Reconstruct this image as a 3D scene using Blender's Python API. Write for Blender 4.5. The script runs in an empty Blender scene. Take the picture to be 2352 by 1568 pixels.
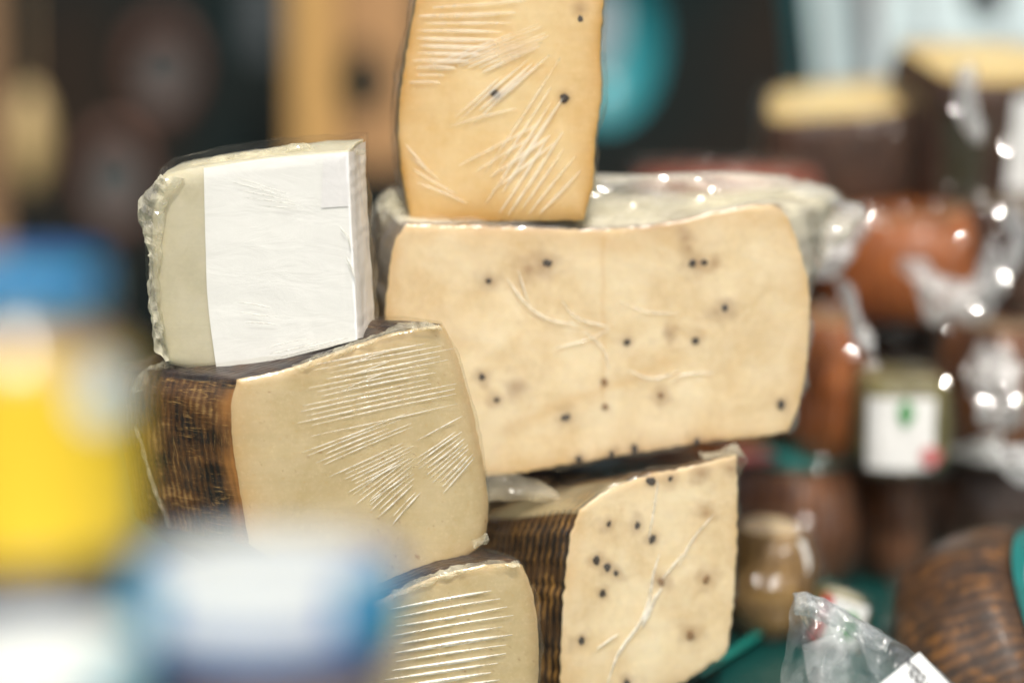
import bpy, math, random
from mathutils import Vector, Matrix, noise
random.seed(7)
R = math.radians
sc = bpy.context.scene
COL = sc.collection
# ------------------------------------------------------------------ camera
LENS, SENS, W, HH = 85.0, 36.0, 2352.0, 1568.0
PITCH = R(8.0)
CAM = Vector((0, 0, 0.42))
FW = Vector((0, math.cos(PITCH), -math.sin(PITCH)))
UP = Vector((0, math.sin(PITCH), math.cos(PITCH)))
RT = Vector((1, 0, 0))
K = SENS / LENS / W
cd = bpy.data.cameras.new('camera'); cam = bpy.data.objects.new('camera', cd); COL.objects.link(cam)
cam.location = CAM; cam.rotation_euler = (R(90) - PITCH, 0, 0)
cd.lens = LENS; cd.sensor_width = SENS; cd.sensor_fit = 'HORIZONTAL'
cd.clip_start = 0.05; cd.clip_end = 100
cd.dof.use_dof = True; cd.dof.focus_distance = 1.405; cd.dof.aperture_fstop = 1.2; cd.dof.aperture_ratio = 1.12
sc.camera = cam

def ray(px, py):
    return FW + RT * ((px - W / 2) * K) + UP * (-(py - HH / 2) * K)
def at(px, py, d):
    return CAM + ray(px, py) * d
class Plane:
    def __init__(s, px, py, d, yaw=0.0, lean=0.0):
        s.o = at(px, py, d); y = R(yaw); l = R(lean)
        s.e = Vector((math.cos(y), math.sin(y), 0))
        s.b = Vector((-math.sin(y) * math.cos(l), math.cos(y) * math.cos(l), -math.sin(l)))   # into the piece
        s.up = s.e.cross(s.b)
    def hit(s, px, py, off=0.0):
        r = ray(px, py); o = s.o - s.b * off
        t = (o - CAM).dot(s.b) / r.dot(s.b)
        return CAM + r * t

EL, AZ = R(50), R(176)     # sun behind the camera
# ------------------------------------------------------------------ object helpers
def tag(o, label=None, cat=None, group=None, kind=None):
    for k, v in (('label', label), ('category', cat), ('group', group), ('kind', kind)):
        if v: o[k] = v
    return o
def empty(name, loc, label, cat, group=None, rot=(0, 0, 0)):
    o = bpy.data.objects.new(name, None); COL.objects.link(o)
    o.location = loc; o.rotation_euler = rot; o.empty_display_size = 0.02
    return tag(o, label, cat, group)
def mesh_obj(name, verts, faces, mats, parent=None, smooth=True, midx=None, attr=None, uv=None):
    me = bpy.data.meshes.new(name)
    if parent is not None:
        inv = parent_world(parent).inverted()
        verts = [inv @ Vector(v) for v in verts]
    me.from_pydata([tuple(v) for v in verts], [], faces)
    for m in (mats if isinstance(mats, (list, tuple)) else [mats]): me.materials.append(m)
    me.polygons.foreach_set('use_smooth', [smooth] * len(faces))
    if midx: me.polygons.foreach_set('material_index', midx)
    if attr:
        a = me.attributes.new('pig', 'FLOAT_COLOR', 'POINT')
        a.data.foreach_set('color', [c for v in attr for c in v])
    if uv:
        l = me.uv_layers.new(name='UVMap')
        for lp in me.loops: l.data[lp.index].uv = uv[lp.vertex_index]
    me.update()
    o = bpy.data.objects.new(name, me); COL.objects.link(o)
    if parent is not None: o.parent = parent
    return o
def parent_world(o):
    m = Matrix.LocRotScale(o.location, o.rotation_euler, o.scale)
    return parent_world(o.parent) @ m if o.parent else m
def nz(p, s=1.0, seed=0.0):
    return noise.noise(Vector((p[0] * s + seed, p[1] * s - seed * 1.7, p[2] * s + seed * .6)))
def ridge(p, s, seed=0.0):
    return 1 - abs(noise.noise(Vector((p[0] * s + seed, p[1] * s + seed * 2, p[2] * s - seed)))) * 2

# ------------------------------------------------------------------ materials
class NT:
    def __init__(s, name):
        s.m = bpy.data.materials.new(name); s.m.use_nodes = True
        s.t = s.m.node_tree; s.t.nodes.clear()
        s.out = s.n('ShaderNodeOutputMaterial')
    def n(s, typ, **kw):
        x = s.t.nodes.new(typ)
        for k, v in kw.items():
            if k[0] == '_': setattr(x, k[1:], v)
            else: x.inputs[int(k[1:]) if k[0] == 'i' and k[1:].isdigit() else k.replace('_', ' ')].default_value = v
        return x
    def l(s, a, b): s.t.links.new(a, b)
    def ramp(s, src, stops):
        x = s.n('ShaderNodeValToRGB'); e = x.color_ramp.elements
        while len(e) < len(stops): e.new(0.5)
        for q, (p, c) in zip(e, stops):
            q.position = p; q.color = c if len(c) == 4 else (*c, 1)
        s.l(src, x.inputs[0]); return x.outputs[0]
    def mix(s, fac, a, b, blend='MIX'):
        x = s.n('ShaderNodeMix', _data_type='RGBA', _blend_type=blend)
        for v, i in ((fac, 0), (a, 6), (b, 7)):
            if hasattr(v, 'links'): s.l(v, x.inputs[i])
            else: x.inputs[i].default_value = v if i == 0 else (*v, 1)[:4]
        return x.outputs[2]
    def math(s, op, a, b=0.0, clamp=False):
        x = s.n('ShaderNodeMath', _operation=op, _use_clamp=clamp)
        for v, i in ((a, 0), (b, 1)):
            if hasattr(v, 'links'): s.l(v, x.inputs[i])
            else: x.inputs[i].default_value = v
        return x.outputs[0]
    def coord(s, which='Object', scale=(1, 1, 1), rot=(0, 0, 0)):
        c = s.n('ShaderNodeTexCoord'); m = s.n('ShaderNodeMapping')
        m.inputs['Scale'].default_value = scale; m.inputs['Rotation'].default_value = rot
        s.l(c.outputs[which], m.inputs[0]); return m.outputs[0]
    def noise(s, vec, scale, detail=4, rough=.55, dist=0.0):
        x = s.n('ShaderNodeTexNoise', Scale=scale, Detail=detail, Roughness=rough, Distortion=dist)
        s.l(vec, x.inputs['Vector']); return x.outputs[0]
    def bump(s, h, strength, dist=.001, prev=None):
        b = s.n('ShaderNodeBump', Strength=strength, Distance=dist); s.l(h, b.inputs['Height'])
        if prev: s.l(prev, b.inputs['Normal'])
        return b.outputs[0]
def setc(nt, sock, v):
    if hasattr(v, 'links'): nt.l(v, sock)
    else: sock.default_value = (*v, 1) if isinstance(v, tuple) and len(v) == 3 else v
def principled(nt, color, rough=.5, normal=None, sss=0.0, sssr=(.004, .003, .0015), coat=0.0, spec=.5, trans=0.0):
    p = nt.n('ShaderNodeBsdfPrincipled')
    setc(nt, p.inputs['Base Color'], color); setc(nt, p.inputs['Roughness'], rough)
    p.inputs['Specular IOR Level'].default_value = spec
    p.inputs['Coat Weight'].default_value = coat; p.inputs['Coat Roughness'].default_value = .12
    if sss:
        p.inputs['Subsurface Weight'].default_value = sss
        p.inputs['Subsurface Radius'].default_value = sssr; p.inputs['Subsurface Scale'].default_value = 1.0
    if normal is not None: nt.l(normal, p.inputs['Normal'])
    nt.l(p.outputs[0], nt.out.inputs[0]); return p
def plain(name, color, rough=.5, coat=0.0, var=.25, scale=40):
    nt = NT(name); v = nt.coord()
    n = nt.noise(v, scale)
    dark = tuple(c * (1 - var) for c in color)
    principled(nt, nt.mix(n, dark, tuple(min(1, c * (1 + var * .6)) for c in color)), rough, nt.bump(nt.noise(v, scale * 6), .25), coat=coat)
    return nt.m
def paste(name, base, deep, ochre, grain=1.0, mott=26):
    """cheese paste: pig.R ochre towards the rind, pig.G brown stain, pig.B fine dark specks"""
    nt = NT(name); v = nt.coord()
    a = nt.n('ShaderNodeAttribute', _attribute_name='pig'); sp = nt.n('ShaderNodeSeparateColor'); nt.l(a.outputs['Color'], sp.inputs[0])
    n1 = nt.noise(v, mott, 5, .6, .6); n2 = nt.noise(v, mott * 7, 4, .6)
    c = nt.mix(nt.ramp(n1, [(.38, (0, 0, 0)), (.62, (1, 1, 1))]), deep, base)
    c = nt.mix(nt.math('MULTIPLY', nt.ramp(n2, [(.42, (0, 0, 0)), (.72, (1, 1, 1))]), .35), c, tuple(min(1, x * 1.12) for x in base))
    c = nt.mix(sp.outputs[0], c, ochre)
    c = nt.mix(sp.outputs[1], c, (.30, .15, .06))
    dr = nt.noise(nt.coord('Object', (14, 14, 220), (0, R(12), 0)), 1.0, 4, .6, .4)
    c = nt.mix(nt.math('MULTIPLY', nt.ramp(dr, [(.50, (0, 0, 0)), (.70, (1, 1, 1))]), .30), c, deep)
    cr = nt.noise(v, 420, 3, .7)
    c = nt.mix(nt.math('MULTIPLY', nt.ramp(cr, [(.58, (0, 0, 0)), (.70, (1, 1, 1))]), .35 * grain), c, tuple(min(1, x * 1.2) for x in base))
    c = nt.mix(nt.math('MULTIPLY', nt.ramp(cr, [(.30, (1, 1, 1)), (.40, (0, 0, 0))]), .35 * grain), c, ochre)
    vo = nt.n('ShaderNodeTexVoronoi', Scale=190.0); nt.l(v, vo.inputs['Vector'])
    pits = nt.ramp(vo.outputs['Distance'], [(.05, (1, 1, 1)), (.16, (0, 0, 0))])
    gate = nt.ramp(nt.noise(v, 55, 2), [(.56, (0, 0, 0)), (.66, (1, 1, 1))])
    pit = nt.math('MULTIPLY', pits, gate)
    c = nt.mix(nt.math('MULTIPLY', pit, .45 * grain), c, (.34, .2, .09))
    h = nt.math('SUBTRACT', nt.math('ADD', nt.math('MULTIPLY', n1, .8), nt.math('MULTIPLY', n2, .5)), pit)
    principled(nt, c, nt.math('ADD', nt.math('MULTIPLY', n2, .25), .32), nt.bump(h, .22 * grain, .0008), sss=.35, coat=.0)
    return nt.m
def rind(name, dark, mid, light, rib=.0055, ribs=1.0, cream=.5, pale=(.52, .45, .27), coat=.3, wobble=8.0, blot=.0):
    """moulded rind: UV.x runs round the cut edge, UV.y runs back from it, both in metres; pig.R = paler wax-free skin"""
    nt = NT(name)
    uv = nt.coord('UV'); ob = nt.coord()
    sx = nt.n('ShaderNodeSeparateXYZ'); nt.l(uv, sx.inputs[0])
    wob = nt.noise(ob, 30, 3)
    ph = nt.math('ADD', nt.math('MULTIPLY', sx.outputs[1], 6.283 / rib), nt.math('MULTIPLY', wob, wobble))
    rb = nt.math('ADD', nt.math('MULTIPLY', nt.math('SINE', ph), .5), .5)
    band = nt.math('ADD', nt.math('MULTIPLY', nt.math('SINE', nt.math('ADD', nt.math('MULTIPLY', sx.outputs[0], 6.283 / .034), nt.math('MULTIPLY', wob, 6.0))), .5), .5)
    n1 = nt.noise(ob, 45, 5, .65, .8)
    st = nt.n('ShaderNodeMapping'); st.inputs['Scale'].default_value = (60, 420, 1); nt.l(uv, st.inputs[0])
    fib = nt.noise(st.outputs[0], 1.0, 5, .7, 1.2)
    st2 = nt.n('ShaderNodeMapping'); st2.inputs['Scale'].default_value = (430, 45, 1); nt.l(uv, st2.inputs[0])
    fib2 = nt.noise(st2.outputs[0], 1.0, 5, .7, 1.6)
    gate = nt.ramp(nt.noise(ob, 22, 2), [(.42, (0, 0, 0)), (.58, (1, 1, 1))])
    fib = nt.mix(gate, fib, fib2)
    t = nt.math('ADD', nt.math('MULTIPLY', rb, .20 * ribs), nt.math('ADD', nt.math('MULTIPLY', n1, .62), nt.math('MULTIPLY', fib, .28)))
    if blot: t = nt.math('SUBTRACT', t, nt.math('MULTIPLY', nt.ramp(nt.noise(ob, 26, 4, .6, .8), [(.42, (0, 0, 0)), (.60, (1, 1, 1))]), blot))
    c = nt.ramp(t, [(.30, dark), (.52, mid), (.74, light)])
    c = nt.mix(nt.math('MULTIPLY', nt.ramp(band, [(.78, (0, 0, 0)), (.95, (1, 1, 1))]), .5 * ribs), c, mid)
    c = nt.mix(nt.math('MULTIPLY', nt.ramp(fib, [(.55, (0, 0, 0)), (.68, (1, 1, 1))]), cream), c, light)
    a = nt.n('ShaderNodeAttribute', _attribute_name='pig'); sp = nt.n('ShaderNodeSeparateColor'); nt.l(a.outputs['Color'], sp.inputs[0])
    c = nt.mix(sp.outputs[0], c, pale); c = nt.mix(sp.outputs[1], c, (.025, .018, .02)); c = nt.mix(sp.outputs[2], c, (.36, .16, .04))
    h = nt.math('ADD', nt.math('MULTIPLY', rb, .8 * ribs), nt.math('MULTIPLY', fib, .6))
    principled(nt, c, .45, nt.bump(h, .5, .0012), coat=coat * .4, spec=.3)
    return nt.m
def film(name, milk=.06, rough=.10, strength=.5, dirscale=(30, 30, 30), tint=(.985, .98, .96), gloss=1.0, milkcol=(.8, .8, .74), rot=(0, 0, 0), bscale=1.0, det=5, fine=.5):
    nt = NT(name); v = nt.coord('Object', dirscale, rot)
    n1 = nt.noise(v, bscale, det, .62, 1.0); v2 = nt.coord('Object'); n2 = nt.noise(v2, 70, 3, .6, 1.5)
    nr = nt.bump(nt.math('ADD', n1, nt.math('MULTIPLY', n2, fine)), strength, .002)
    tr = nt.n('ShaderNodeBsdfTransparent'); tr.inputs[0].default_value = (*tint, 1)
    gl = nt.n('ShaderNodeBsdfGlossy', Roughness=rough); gl.inputs[0].default_value = (1, 1, 1, 1); nt.l(nr, gl.inputs['Normal'])
    fr = nt.n('ShaderNodeFresnel', IOR=1.5); nt.l(nr, fr.inputs['Normal'])
    fac = nt.math('MINIMUM', nt.math('MULTIPLY', fr.outputs[0], gloss, True), .10 + .25 * min(1, gloss - .3))
    m1 = nt.n('ShaderNodeMixShader'); nt.l(fac, m1.inputs[0]); nt.l(tr.outputs[0], m1.inputs[1]); nt.l(gl.outputs[0], m1.inputs[2])
    df = nt.n('ShaderNodeBsdfDiffuse'); df.inputs[0].default_value = (*milkcol, 1); nt.l(nr, df.inputs['Normal'])
    tl = nt.n('ShaderNodeBsdfTranslucent'); tl.inputs[0].default_value = (*milkcol, 1)
    md = nt.n('ShaderNodeMixShader'); md.inputs[0].default_value = .35; nt.l(df.outputs[0], md.inputs[1]); nt.l(tl.outputs[0], md.inputs[2])
    m2 = nt.n('ShaderNodeMixShader'); nt.l(nt.math('MULTIPLY', nt.ramp(n1, [(.3, (0, 0, 0)), (.75, (1, 1, 1))]), milk * 2, True), m2.inputs[0])
    nt.l(m1.outputs[0], m2.inputs[1]); nt.l(md.outputs[0], m2.inputs[2]); nt.l(m2.outputs[0], nt.out.inputs[0])
    return nt.m

M = {}
M['paste_gold'] = paste('golden_paste', (.82, .65, .37), (.74, .53, .25), (.62, .35, .09), .5)
M['paste_pepper'] = paste('peppered_paste', (.84, .72, .50), (.72, .56, .33), (.64, .40, .15), .5)
M['paste_grain'] = paste('grainy_paste', (.60, .495, .30), (.52, .415, .225), (.60, .38, .16), 1.0, 30)
M['paste_pale'] = paste('pale_paste', (.60, .56, .42), (.54, .50, .36), (.54, .48, .30), .4, 40)
M['paste_yellow'] = paste('yellow_paste', (.76, .63, .34), (.70, .54, .24), (.55, .34, .09), .4)
M['rind_straw'] = rind('straw_marked_rind', (.012, .006, .003), (.12, .052, .014), (.46, .28, .095), .0046, .55, .8, wobble=11.0, blot=.17)
M['rind_basket'] = rind('basket_rind', (.008, .006, .004), (.06, .028, .008), (.34, .18, .045), .0052, 1.4, .25, wobble=4.0, blot=.14)
M['rind_pale'] = rind('pale_skin_rind', (.02, .012, .008), (.14, .08, .03), (.34, .22, .09), .006, .3, .05, pale=(.84, .79, .62))
M['rind_pepper'] = rind('aged_rind', (.06, .03, .012), (.26, .15, .05), (.5, .34, .14), .006, .4, .4)
M['rind_orange'] = rind('orange_rind', (.10, .028, .006), (.30, .085, .017), (.46, .16, .035), .008, .6, .15, coat=.6)
M['rind_brown'] = rind('brown_rind', (.022, .010, .005), (.11, .038, .013), (.28, .11, .035), .009, .8, .1, coat=.5)
M['rind_dark'] = rind('dark_rind', (.012, .008, .006), (.045, .019, .010), (.12, .06, .03), .009, .6, .1, coat=.5)
M['rind_olive'] = rind('olive_rind', (.04, .04, .015), (.16, .14, .05), (.34, .30, .12), .009, .4, .3, coat=.5)
M['rind_gold'] = rind('gold_flecked_rind', (.012, .008, .005), (.055, .024, .009), (.38, .16, .03), .008, .6, .2, coat=.1)
M['rind_red'] = rind('red_rind', (.12, .025, .015), (.28, .07, .035), (.42, .15, .07), .009, .2, .2, coat=.5)
M['film'] = film('clear_film', .02, .10, .4, gloss=.5)
M['film_face'] = film('stretched_film', .03, .14, .25, (8, 8, 90), gloss=.8, rot=(0, R(20), 0))
M['film_crumple'] = film('crumpled_film', .26, .10, .6, (45, 45, 45), det=2, fine=.2, tint=(.99, .98, .93), gloss=.8, milkcol=(.9, .86, .68))
M['film_pucker'] = film('puckered_film', .07, .24, .35, (28, 28, 40), gloss=.9)
M['film_glare'] = film('loose_film_glare', .45, .15, .9, (40, 40, 40), tint=(.98, .98, .98), gloss=1.4, milkcol=(.9, .9, .88))  # milky white carries the glare of the loose film
M['film_sheet'] = film('crinkled_sheet_film', .13, .06, .7, (26, 26, 26), det=1, fine=.06, tint=(.99, .985, .96), gloss=1.0, milkcol=(.92, .9, .8))
M['film_cream'] = film('creamy_film', .20, .14, .5, (30, 30, 30), gloss=.8, milkcol=(.95, .86, .64))
M['film_milky'] = film('milky_film', .42, .10, .6, (45, 45, 45), det=2, fine=.2, gloss=.8, milkcol=(.95, .90, .70))
M['film_top'] = film('glossy_loose_film', .22, .06, .6, (14, 40, 60), det=1, fine=.03, gloss=1.1, milkcol=(.95, .92, .80))
M['glint'] = film('glint_facet_film', .0, .05, .0, (5, 5, 5), gloss=1.15)
M['film_pile'] = film('tight_film', .025, .10, .7, (18, 18, 18), tint=(.99, .985, .98), gloss=.4)
M['crease_shine'] = film('film_crease_shine', .60, .14, .15, (75, 75, 75), gloss=2.5, milkcol=(.92, .9, .82))  # milky white stands in for highlights along the creases
M['crease_shine_soft'] = film('soft_film_crease_shine', .34, .2, .2, (20, 20, 20), gloss=2.0, milkcol=(.95, .93, .85))  # softer creases, their bright highlight put into the milky white
M['bag'] = film('bag_film', .13, .09, .7, (25, 25, 25), tint=(.95, .97, .97), gloss=2.2, milkcol=(.8, .82, .82))  # milk puts whitish reflections into the clear bag's colour
M['bag_fold'] = film('bag_fold_film', .30, .2, .6, (40, 40, 40), tint=(.9, .92, .92), gloss=1.8, milkcol=(.8, .82, .82))
M['pepper'] = plain('peppercorn', (.040, .026, .016), .5, scale=300)
M['hole'] = plain('soft_brown_eye', (.30, .17, .07), .6, scale=200)
M['paper'] = None
nt = NT('label_paper'); v = nt.coord(); principled(nt, nt.mix(nt.noise(v, 25, 3), (.80, .81, .80), (.86, .87, .85)), .55, nt.bump(nt.noise(nt.coord('Object', (20, 20, 60)), 1.2, 4, .6, 1.0), .25, .002)); M['paper'] = nt.m
M['paper_lilac'] = plain('thin_label_strip', (.81, .81, .82), .5, var=.05)
M['paper_side_shade'] = plain('label_paper_side_shade', (.86, .82, .78), .55, var=.08)  # same label paper, shade of its turned side put into the tint

# ------------------------------------------------------------------ curves and patches (image-traced outlines put on a real plane)
def spline(pts, n):
    p = [Vector((a, b)) for a, b in pts]
    if len(p) == 2: return [p[0].lerp(p[1], i / (n - 1)) for i in range(n)]
    q = [p[0] * 2 - p[1]] + p + [p[-1] * 2 - p[-2]]
    dense = []
    for i in range(1, len(q) - 2):
        for k in range(16):
            t = k / 16
            a, b, c, d = q[i - 1], q[i], q[i + 1], q[i + 2]
            dense.append(.5 * ((2 * b) + (c - a) * t + (2 * a - 5 * b + 4 * c - d) * t * t + (3 * b - a - 3 * c + d) * t ** 3))
    dense.append(p[-1])
    L = [0]
    for i in range(1, len(dense)): L.append(L[-1] + (dense[i] - dense[i - 1]).length)
    out = []; j = 0
    for i in range(n):
        s = L[-1] * i / (n - 1)
        while j < len(L) - 2 and L[j + 1] < s: j += 1
        f = (s - L[j]) / max(1e-9, L[j + 1] - L[j]); out.append(dense[j].lerp(dense[j + 1], min(1, max(0, f))))
    return out
rfall = lambda v: 1
tfall = lambda u: 1
class Patch:
    """Coons patch over four traced edges; also the body lofted back from it"""
    def __init__(s, plane, top, right, bottom, left, N=110, Mv=80, rough=.8, seed=1.0, round_=.0016, rr=0.0):
        s.pl = plane; s.N, s.M = N, Mv
        T, B = spline(top, N), spline(bottom, N); L, Rr = spline(left, Mv), spline(right, Mv)
        g = []
        for j in range(Mv):
            v = j / (Mv - 1)
            for i in range(N):
                u = i / (N - 1)
                p = T[i] * (1 - v) + B[i] * v + L[j] * (1 - u) + Rr[j] * u - (T[0] * (1 - u) * (1 - v) + T[-1] * u * (1 - v) + B[0] * (1 - u) * v + B[-1] * u * v)
                e = min(u, 1 - u, v, 1 - v)
                w = max(0, 1 - e * 25)
                p = p + Vector((noise.noise(Vector((p.x * .05, p.y * .05, seed))), noise.noise(Vector((p.x * .05, p.y * .05, seed + 9))))) * 3 * rough * w
                g.append(p)
        s.px = g
        s.w = []
        for k, p in enumerate(g):
            i, j = k % N, k // N
            de = min(i / (N - 1) * 1.4, (1 - i / (N - 1)) * 1.4, j / (Mv - 1), 1 - j / (Mv - 1))
            q = plane.hit(p.x, p.y)
            q = q + plane.b * (round_ * math.exp(-de * 45) + rr * math.exp(-(1 - i / (N - 1)) * 24)) - plane.b * (nz(q, 18, seed) * .0007 + nz(q, 70, seed) * .00015) * min(1, de * 12)
            s.w.append(q)
        s.loop = [i for i in range(N)] + [j * N + N - 1 for j in range(1, Mv)] + [(Mv - 1) * N + i for i in range(N - 2, -1, -1)] + [j * N for j in range(Mv - 2, 0, -1)]
    def face_faces(s):
        N = s.N
        return [(j * N + i, (j + 1) * N + i, (j + 1) * N + i + 1, j * N + i + 1) for j in range(s.M - 1) for i in range(N - 1)]
    def uvn(s, k): return (k % s.N) / (s.N - 1), (k // s.N) / (s.M - 1)
    def stations(s, st, seed=3.0, amp=.0010):
        """st: list of (depth, left, right, top, bottom) in metres; returns list of loops of world points"""
        pl = s.pl; out = []
        for (D, l, r, t, b) in st:
            row = []
            for k in s.loop:
                u, v = s.uvn(k)
                p = s.w[k] + pl.b * D + pl.e * (-l * (1 - u) + r * u * rfall(v)) + pl.up * (t * (1 - v) * tfall(u) - b * v)
                row.append(p + Vector((nz(p, 60, seed), nz(p, 60, seed + 4), nz(p, 60, seed + 8))) * (amp * min(1, D * 80)))
            out.append(row)
        return out
def dense_st(st, n):
    out = []
    q = [tuple(2 * a - b for a, b in zip(st[0], st[1]))] + list(st) + [tuple(2 * a - b for a, b in zip(st[-1], st[-2]))]
    for i in range(n):
        x = i / (n - 1) * (len(st) - 1); j = min(int(x), len(st) - 2); t = x - j
        a, b, c, d = q[j], q[j + 1], q[j + 2], q[j + 3]
        out.append(tuple(.5 * (2 * b_ + (c_ - a_) * t + (2 * a_ - 5 * b_ + 4 * c_ - d_) * t * t + (3 * b_ - a_ - 3 * c_ + d_) * t ** 3) for a_, b_, c_, d_ in zip(a, b, c, d)))
    return out

SPOT = {}
def cheese(name, label, patch, st, face_mat, rind_mat, pig, rindpig=None, group=None, cat='cheese', nst=36, spots=()):
    root_loc = sum((patch.w[k] for k in patch.loop), Vector()) / len(patch.loop)
    zmin = min(p.z for p in patch.w); root_loc = Vector((root_loc.x, root_loc.y, zmin)) + patch.pl.b * .05
    root = empty(name, root_loc, label, cat, group)
    at_ = []
    for k in range(len(patch.w)):
        u, v = patch.uvn(k); at_.append((*pig(u, v, patch.px[k], patch.w[k]), 1))
    mesh_obj('cut_face', patch.w, patch.face_faces(), face_mat, root, attr=at_)
    rows = patch.stations(dense_st(st, nst))
    n = len(patch.loop); V = [p for r in rows for p in r]; F = []; uv = []; ra = []
    ul = [0]
    for i in range(1, n): ul.append(ul[-1] + (rows[0][i] - rows[0][i - 1]).length)
    for ri, r in enumerate(rows):
        for i in range(n):
            d = 0 if ri == 0 else uv[(ri - 1) * n + i][1] + (r[i] - rows[ri - 1][i]).length
            uv.append((ul[i], d))
            u, v = patch.uvn(patch.loop[i]); ra.append((*(rindpig(u, v, d, r[i]) if rindpig else (0, 0, 0)), 1))
    for ri in range(len(rows) - 1):
        for i in range(n):
            a, b = ri * n + i, ri * n + (i + 1) % n
            F.append((a, b, b + n, a + n))
    c = len(V); V.append(sum(rows[-1], Vector()) / n); uv.append((0, .2)); ra.append((0, 0, 0, 1))
    o = (len(rows) - 1) * n
    for i in range(n): F.append((o + i, o + (i + 1) % n, c))
    mesh_obj('rind', V, F, rind_mat, root, uv=uv, attr=ra)
    return root, rows
def corn(root, patch, x, y, rx, ry, mat=None, depth=.10, name='peppercorn'):
    """a peppercorn (or eye) sunk in the face"""
    c = patch.pl.hit(x, y); s = (c - CAM).length * K; q_ = random.uniform(.72, 1.08); rx *= q_; ry *= q_ * random.uniform(.85, 1.15)
    V = []; F = []; nu, nv = 12, 7; ang = random.uniform(-.5, .5)
    for j in range(nv):
        ph = math.pi * j / (nv - 1)
        for i in range(nu):
            th = 2 * math.pi * i / nu
            a, b, h = math.sin(ph) * math.cos(th) * rx * s, math.sin(ph) * math.sin(th) * ry * s, math.cos(ph) * rx * s * depth
            k = 1 + .55 * nz((a * 700 + x, b * 700 + y, h * 700), 1)
            a, b = (a * math.cos(ang) - b * math.sin(ang)) * k, (a * math.sin(ang) + b * math.cos(ang)) * k
            V.append(c + patch.pl.e * a + patch.pl.up * b - patch.pl.b * (h + .0003))
    for j in range(nv - 1):
        for i in range(nu):
            F.append((j * nu + i, j * nu + (i + 1) % nu, (j + 1) * nu + (i + 1) % nu, (j + 1) * nu + i))
    return mesh_obj(name, V, F, mat or M['pepper'], root)
def wrap(root, patch, rows, off=.0012, amp=.0012, sc_=35, mats=None, streaks=(), edge_amp=.002, upto=None, seed=5.0, lift=.00025, flat=False, name='wrap_film'):
    """clear film over face and sides; streaks = [(polyline px, width px)] are stretch creases with their highlights whitened in"""
    V = []; F = []; mi = []
    pl = patch.pl; N, Mv = patch.N, patch.M
    step = 2
    I = list(range(0, N, step)); J = list(range(0, Mv, step))
    if I[-1] != N - 1: I.append(N - 1)
    if J[-1] != Mv - 1: J.append(Mv - 1)
    idx = {}
    for j in J:
        for i in I:
            p = patch.w[j * N + i]
            idx[(i, j)] = len(V)
            V.append(p - pl.b * (off + amp * (.5 + .5 * ridge(p, sc_, seed)) * .6 + amp * .4 * nz(p, sc_ * 2.3, seed)))
    for a in range(len(J) - 1):
        for b in range(len(I) - 1):
            F.append((idx[(I[b], J[a])], idx[(I[b], J[a + 1])], idx[(I[b + 1], J[a + 1])], idx[(I[b + 1], J[a])])); mi.append(0)
    lp = [k for k in patch.loop if ((k % N) in I and (k // N) in J)]
    prev = [idx[(k % N, k // N)] for k in lp]; pos = {k: q for q, k in enumerate(patch.loop)}
    cen = [sum(r, Vector()) / len(r) for r in rows]
    for ri in range(1, len(rows) if upto is None else upto, 2):
        cur = []
        for k in lp:
            p = rows[ri][pos[k]]; d = p - cen[ri]; d -= pl.b * d.dot(pl.b); d.normalize()
            cur.append(len(V)); V.append(p + d * (off * 1.2 + edge_amp * max(0, ridge(p, sc_ * 1.4, seed + 2)) + edge_amp * .25 * nz(p, sc_ * 4, seed)))
        for i in range(len(lp)):
            F.append((prev[i], prev[(i + 1) % len(lp)], cur[(i + 1) % len(lp)], cur[i])); mi.append(1)
        prev = cur
    for pts, w in streaks:
        c = spline(pts, 14); w = w * .5
        base = len(V)
        for q, p in enumerate(c):
            t = (c[min(q + 1, 13)] - c[max(q - 1, 0)]).normalized(); nn = Vector((-t.y, t.x)); f = q / 13
            ww = w * (math.sin(math.pi * (f * .96 + .02)) ** .6) + .15
            for s_, h in ((-1, .0), (-.35, .8), (.35, .8), (1, .0)):
                x = p + nn * ww * s_
                V.append(pl.hit(x.x, x.y, off + amp * .7 + .0004 + h * lift * min(1, ww / 2.5)))
        for q in range(13):
            for s_ in range(3):
                a = base + q * 4 + s_; F.append((a, a + 4, a + 5, a + 1)); mi.append(2)
    return mesh_obj(name, V, F, mats or [M['film_face'], M['film'], M['crease_shine']], root, smooth=not flat, midx=mi)
def fan(s0, s1, n, w, jit=4, gap=.0, jl=.08):
    """n creases running from polyline s0 to polyline s1"""
    A, B = spline(s0, n), spline(s1, n); out = []
    for a, b in zip(A, B):
        if random.random() < gap: continue
        t0, t1 = random.uniform(-.02, jl), 1 - random.uniform(-.02, jl)
        p, q = a.lerp(b, t0), a.lerp(b, t1); m = p.lerp(q, .5) + Vector((random.uniform(-jit, jit), random.uniform(-jit, jit))) * .5
        out.append(([tuple(p), tuple(m), tuple(q)], random.uniform(.6, 1.3) * w))
    return out
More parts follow.
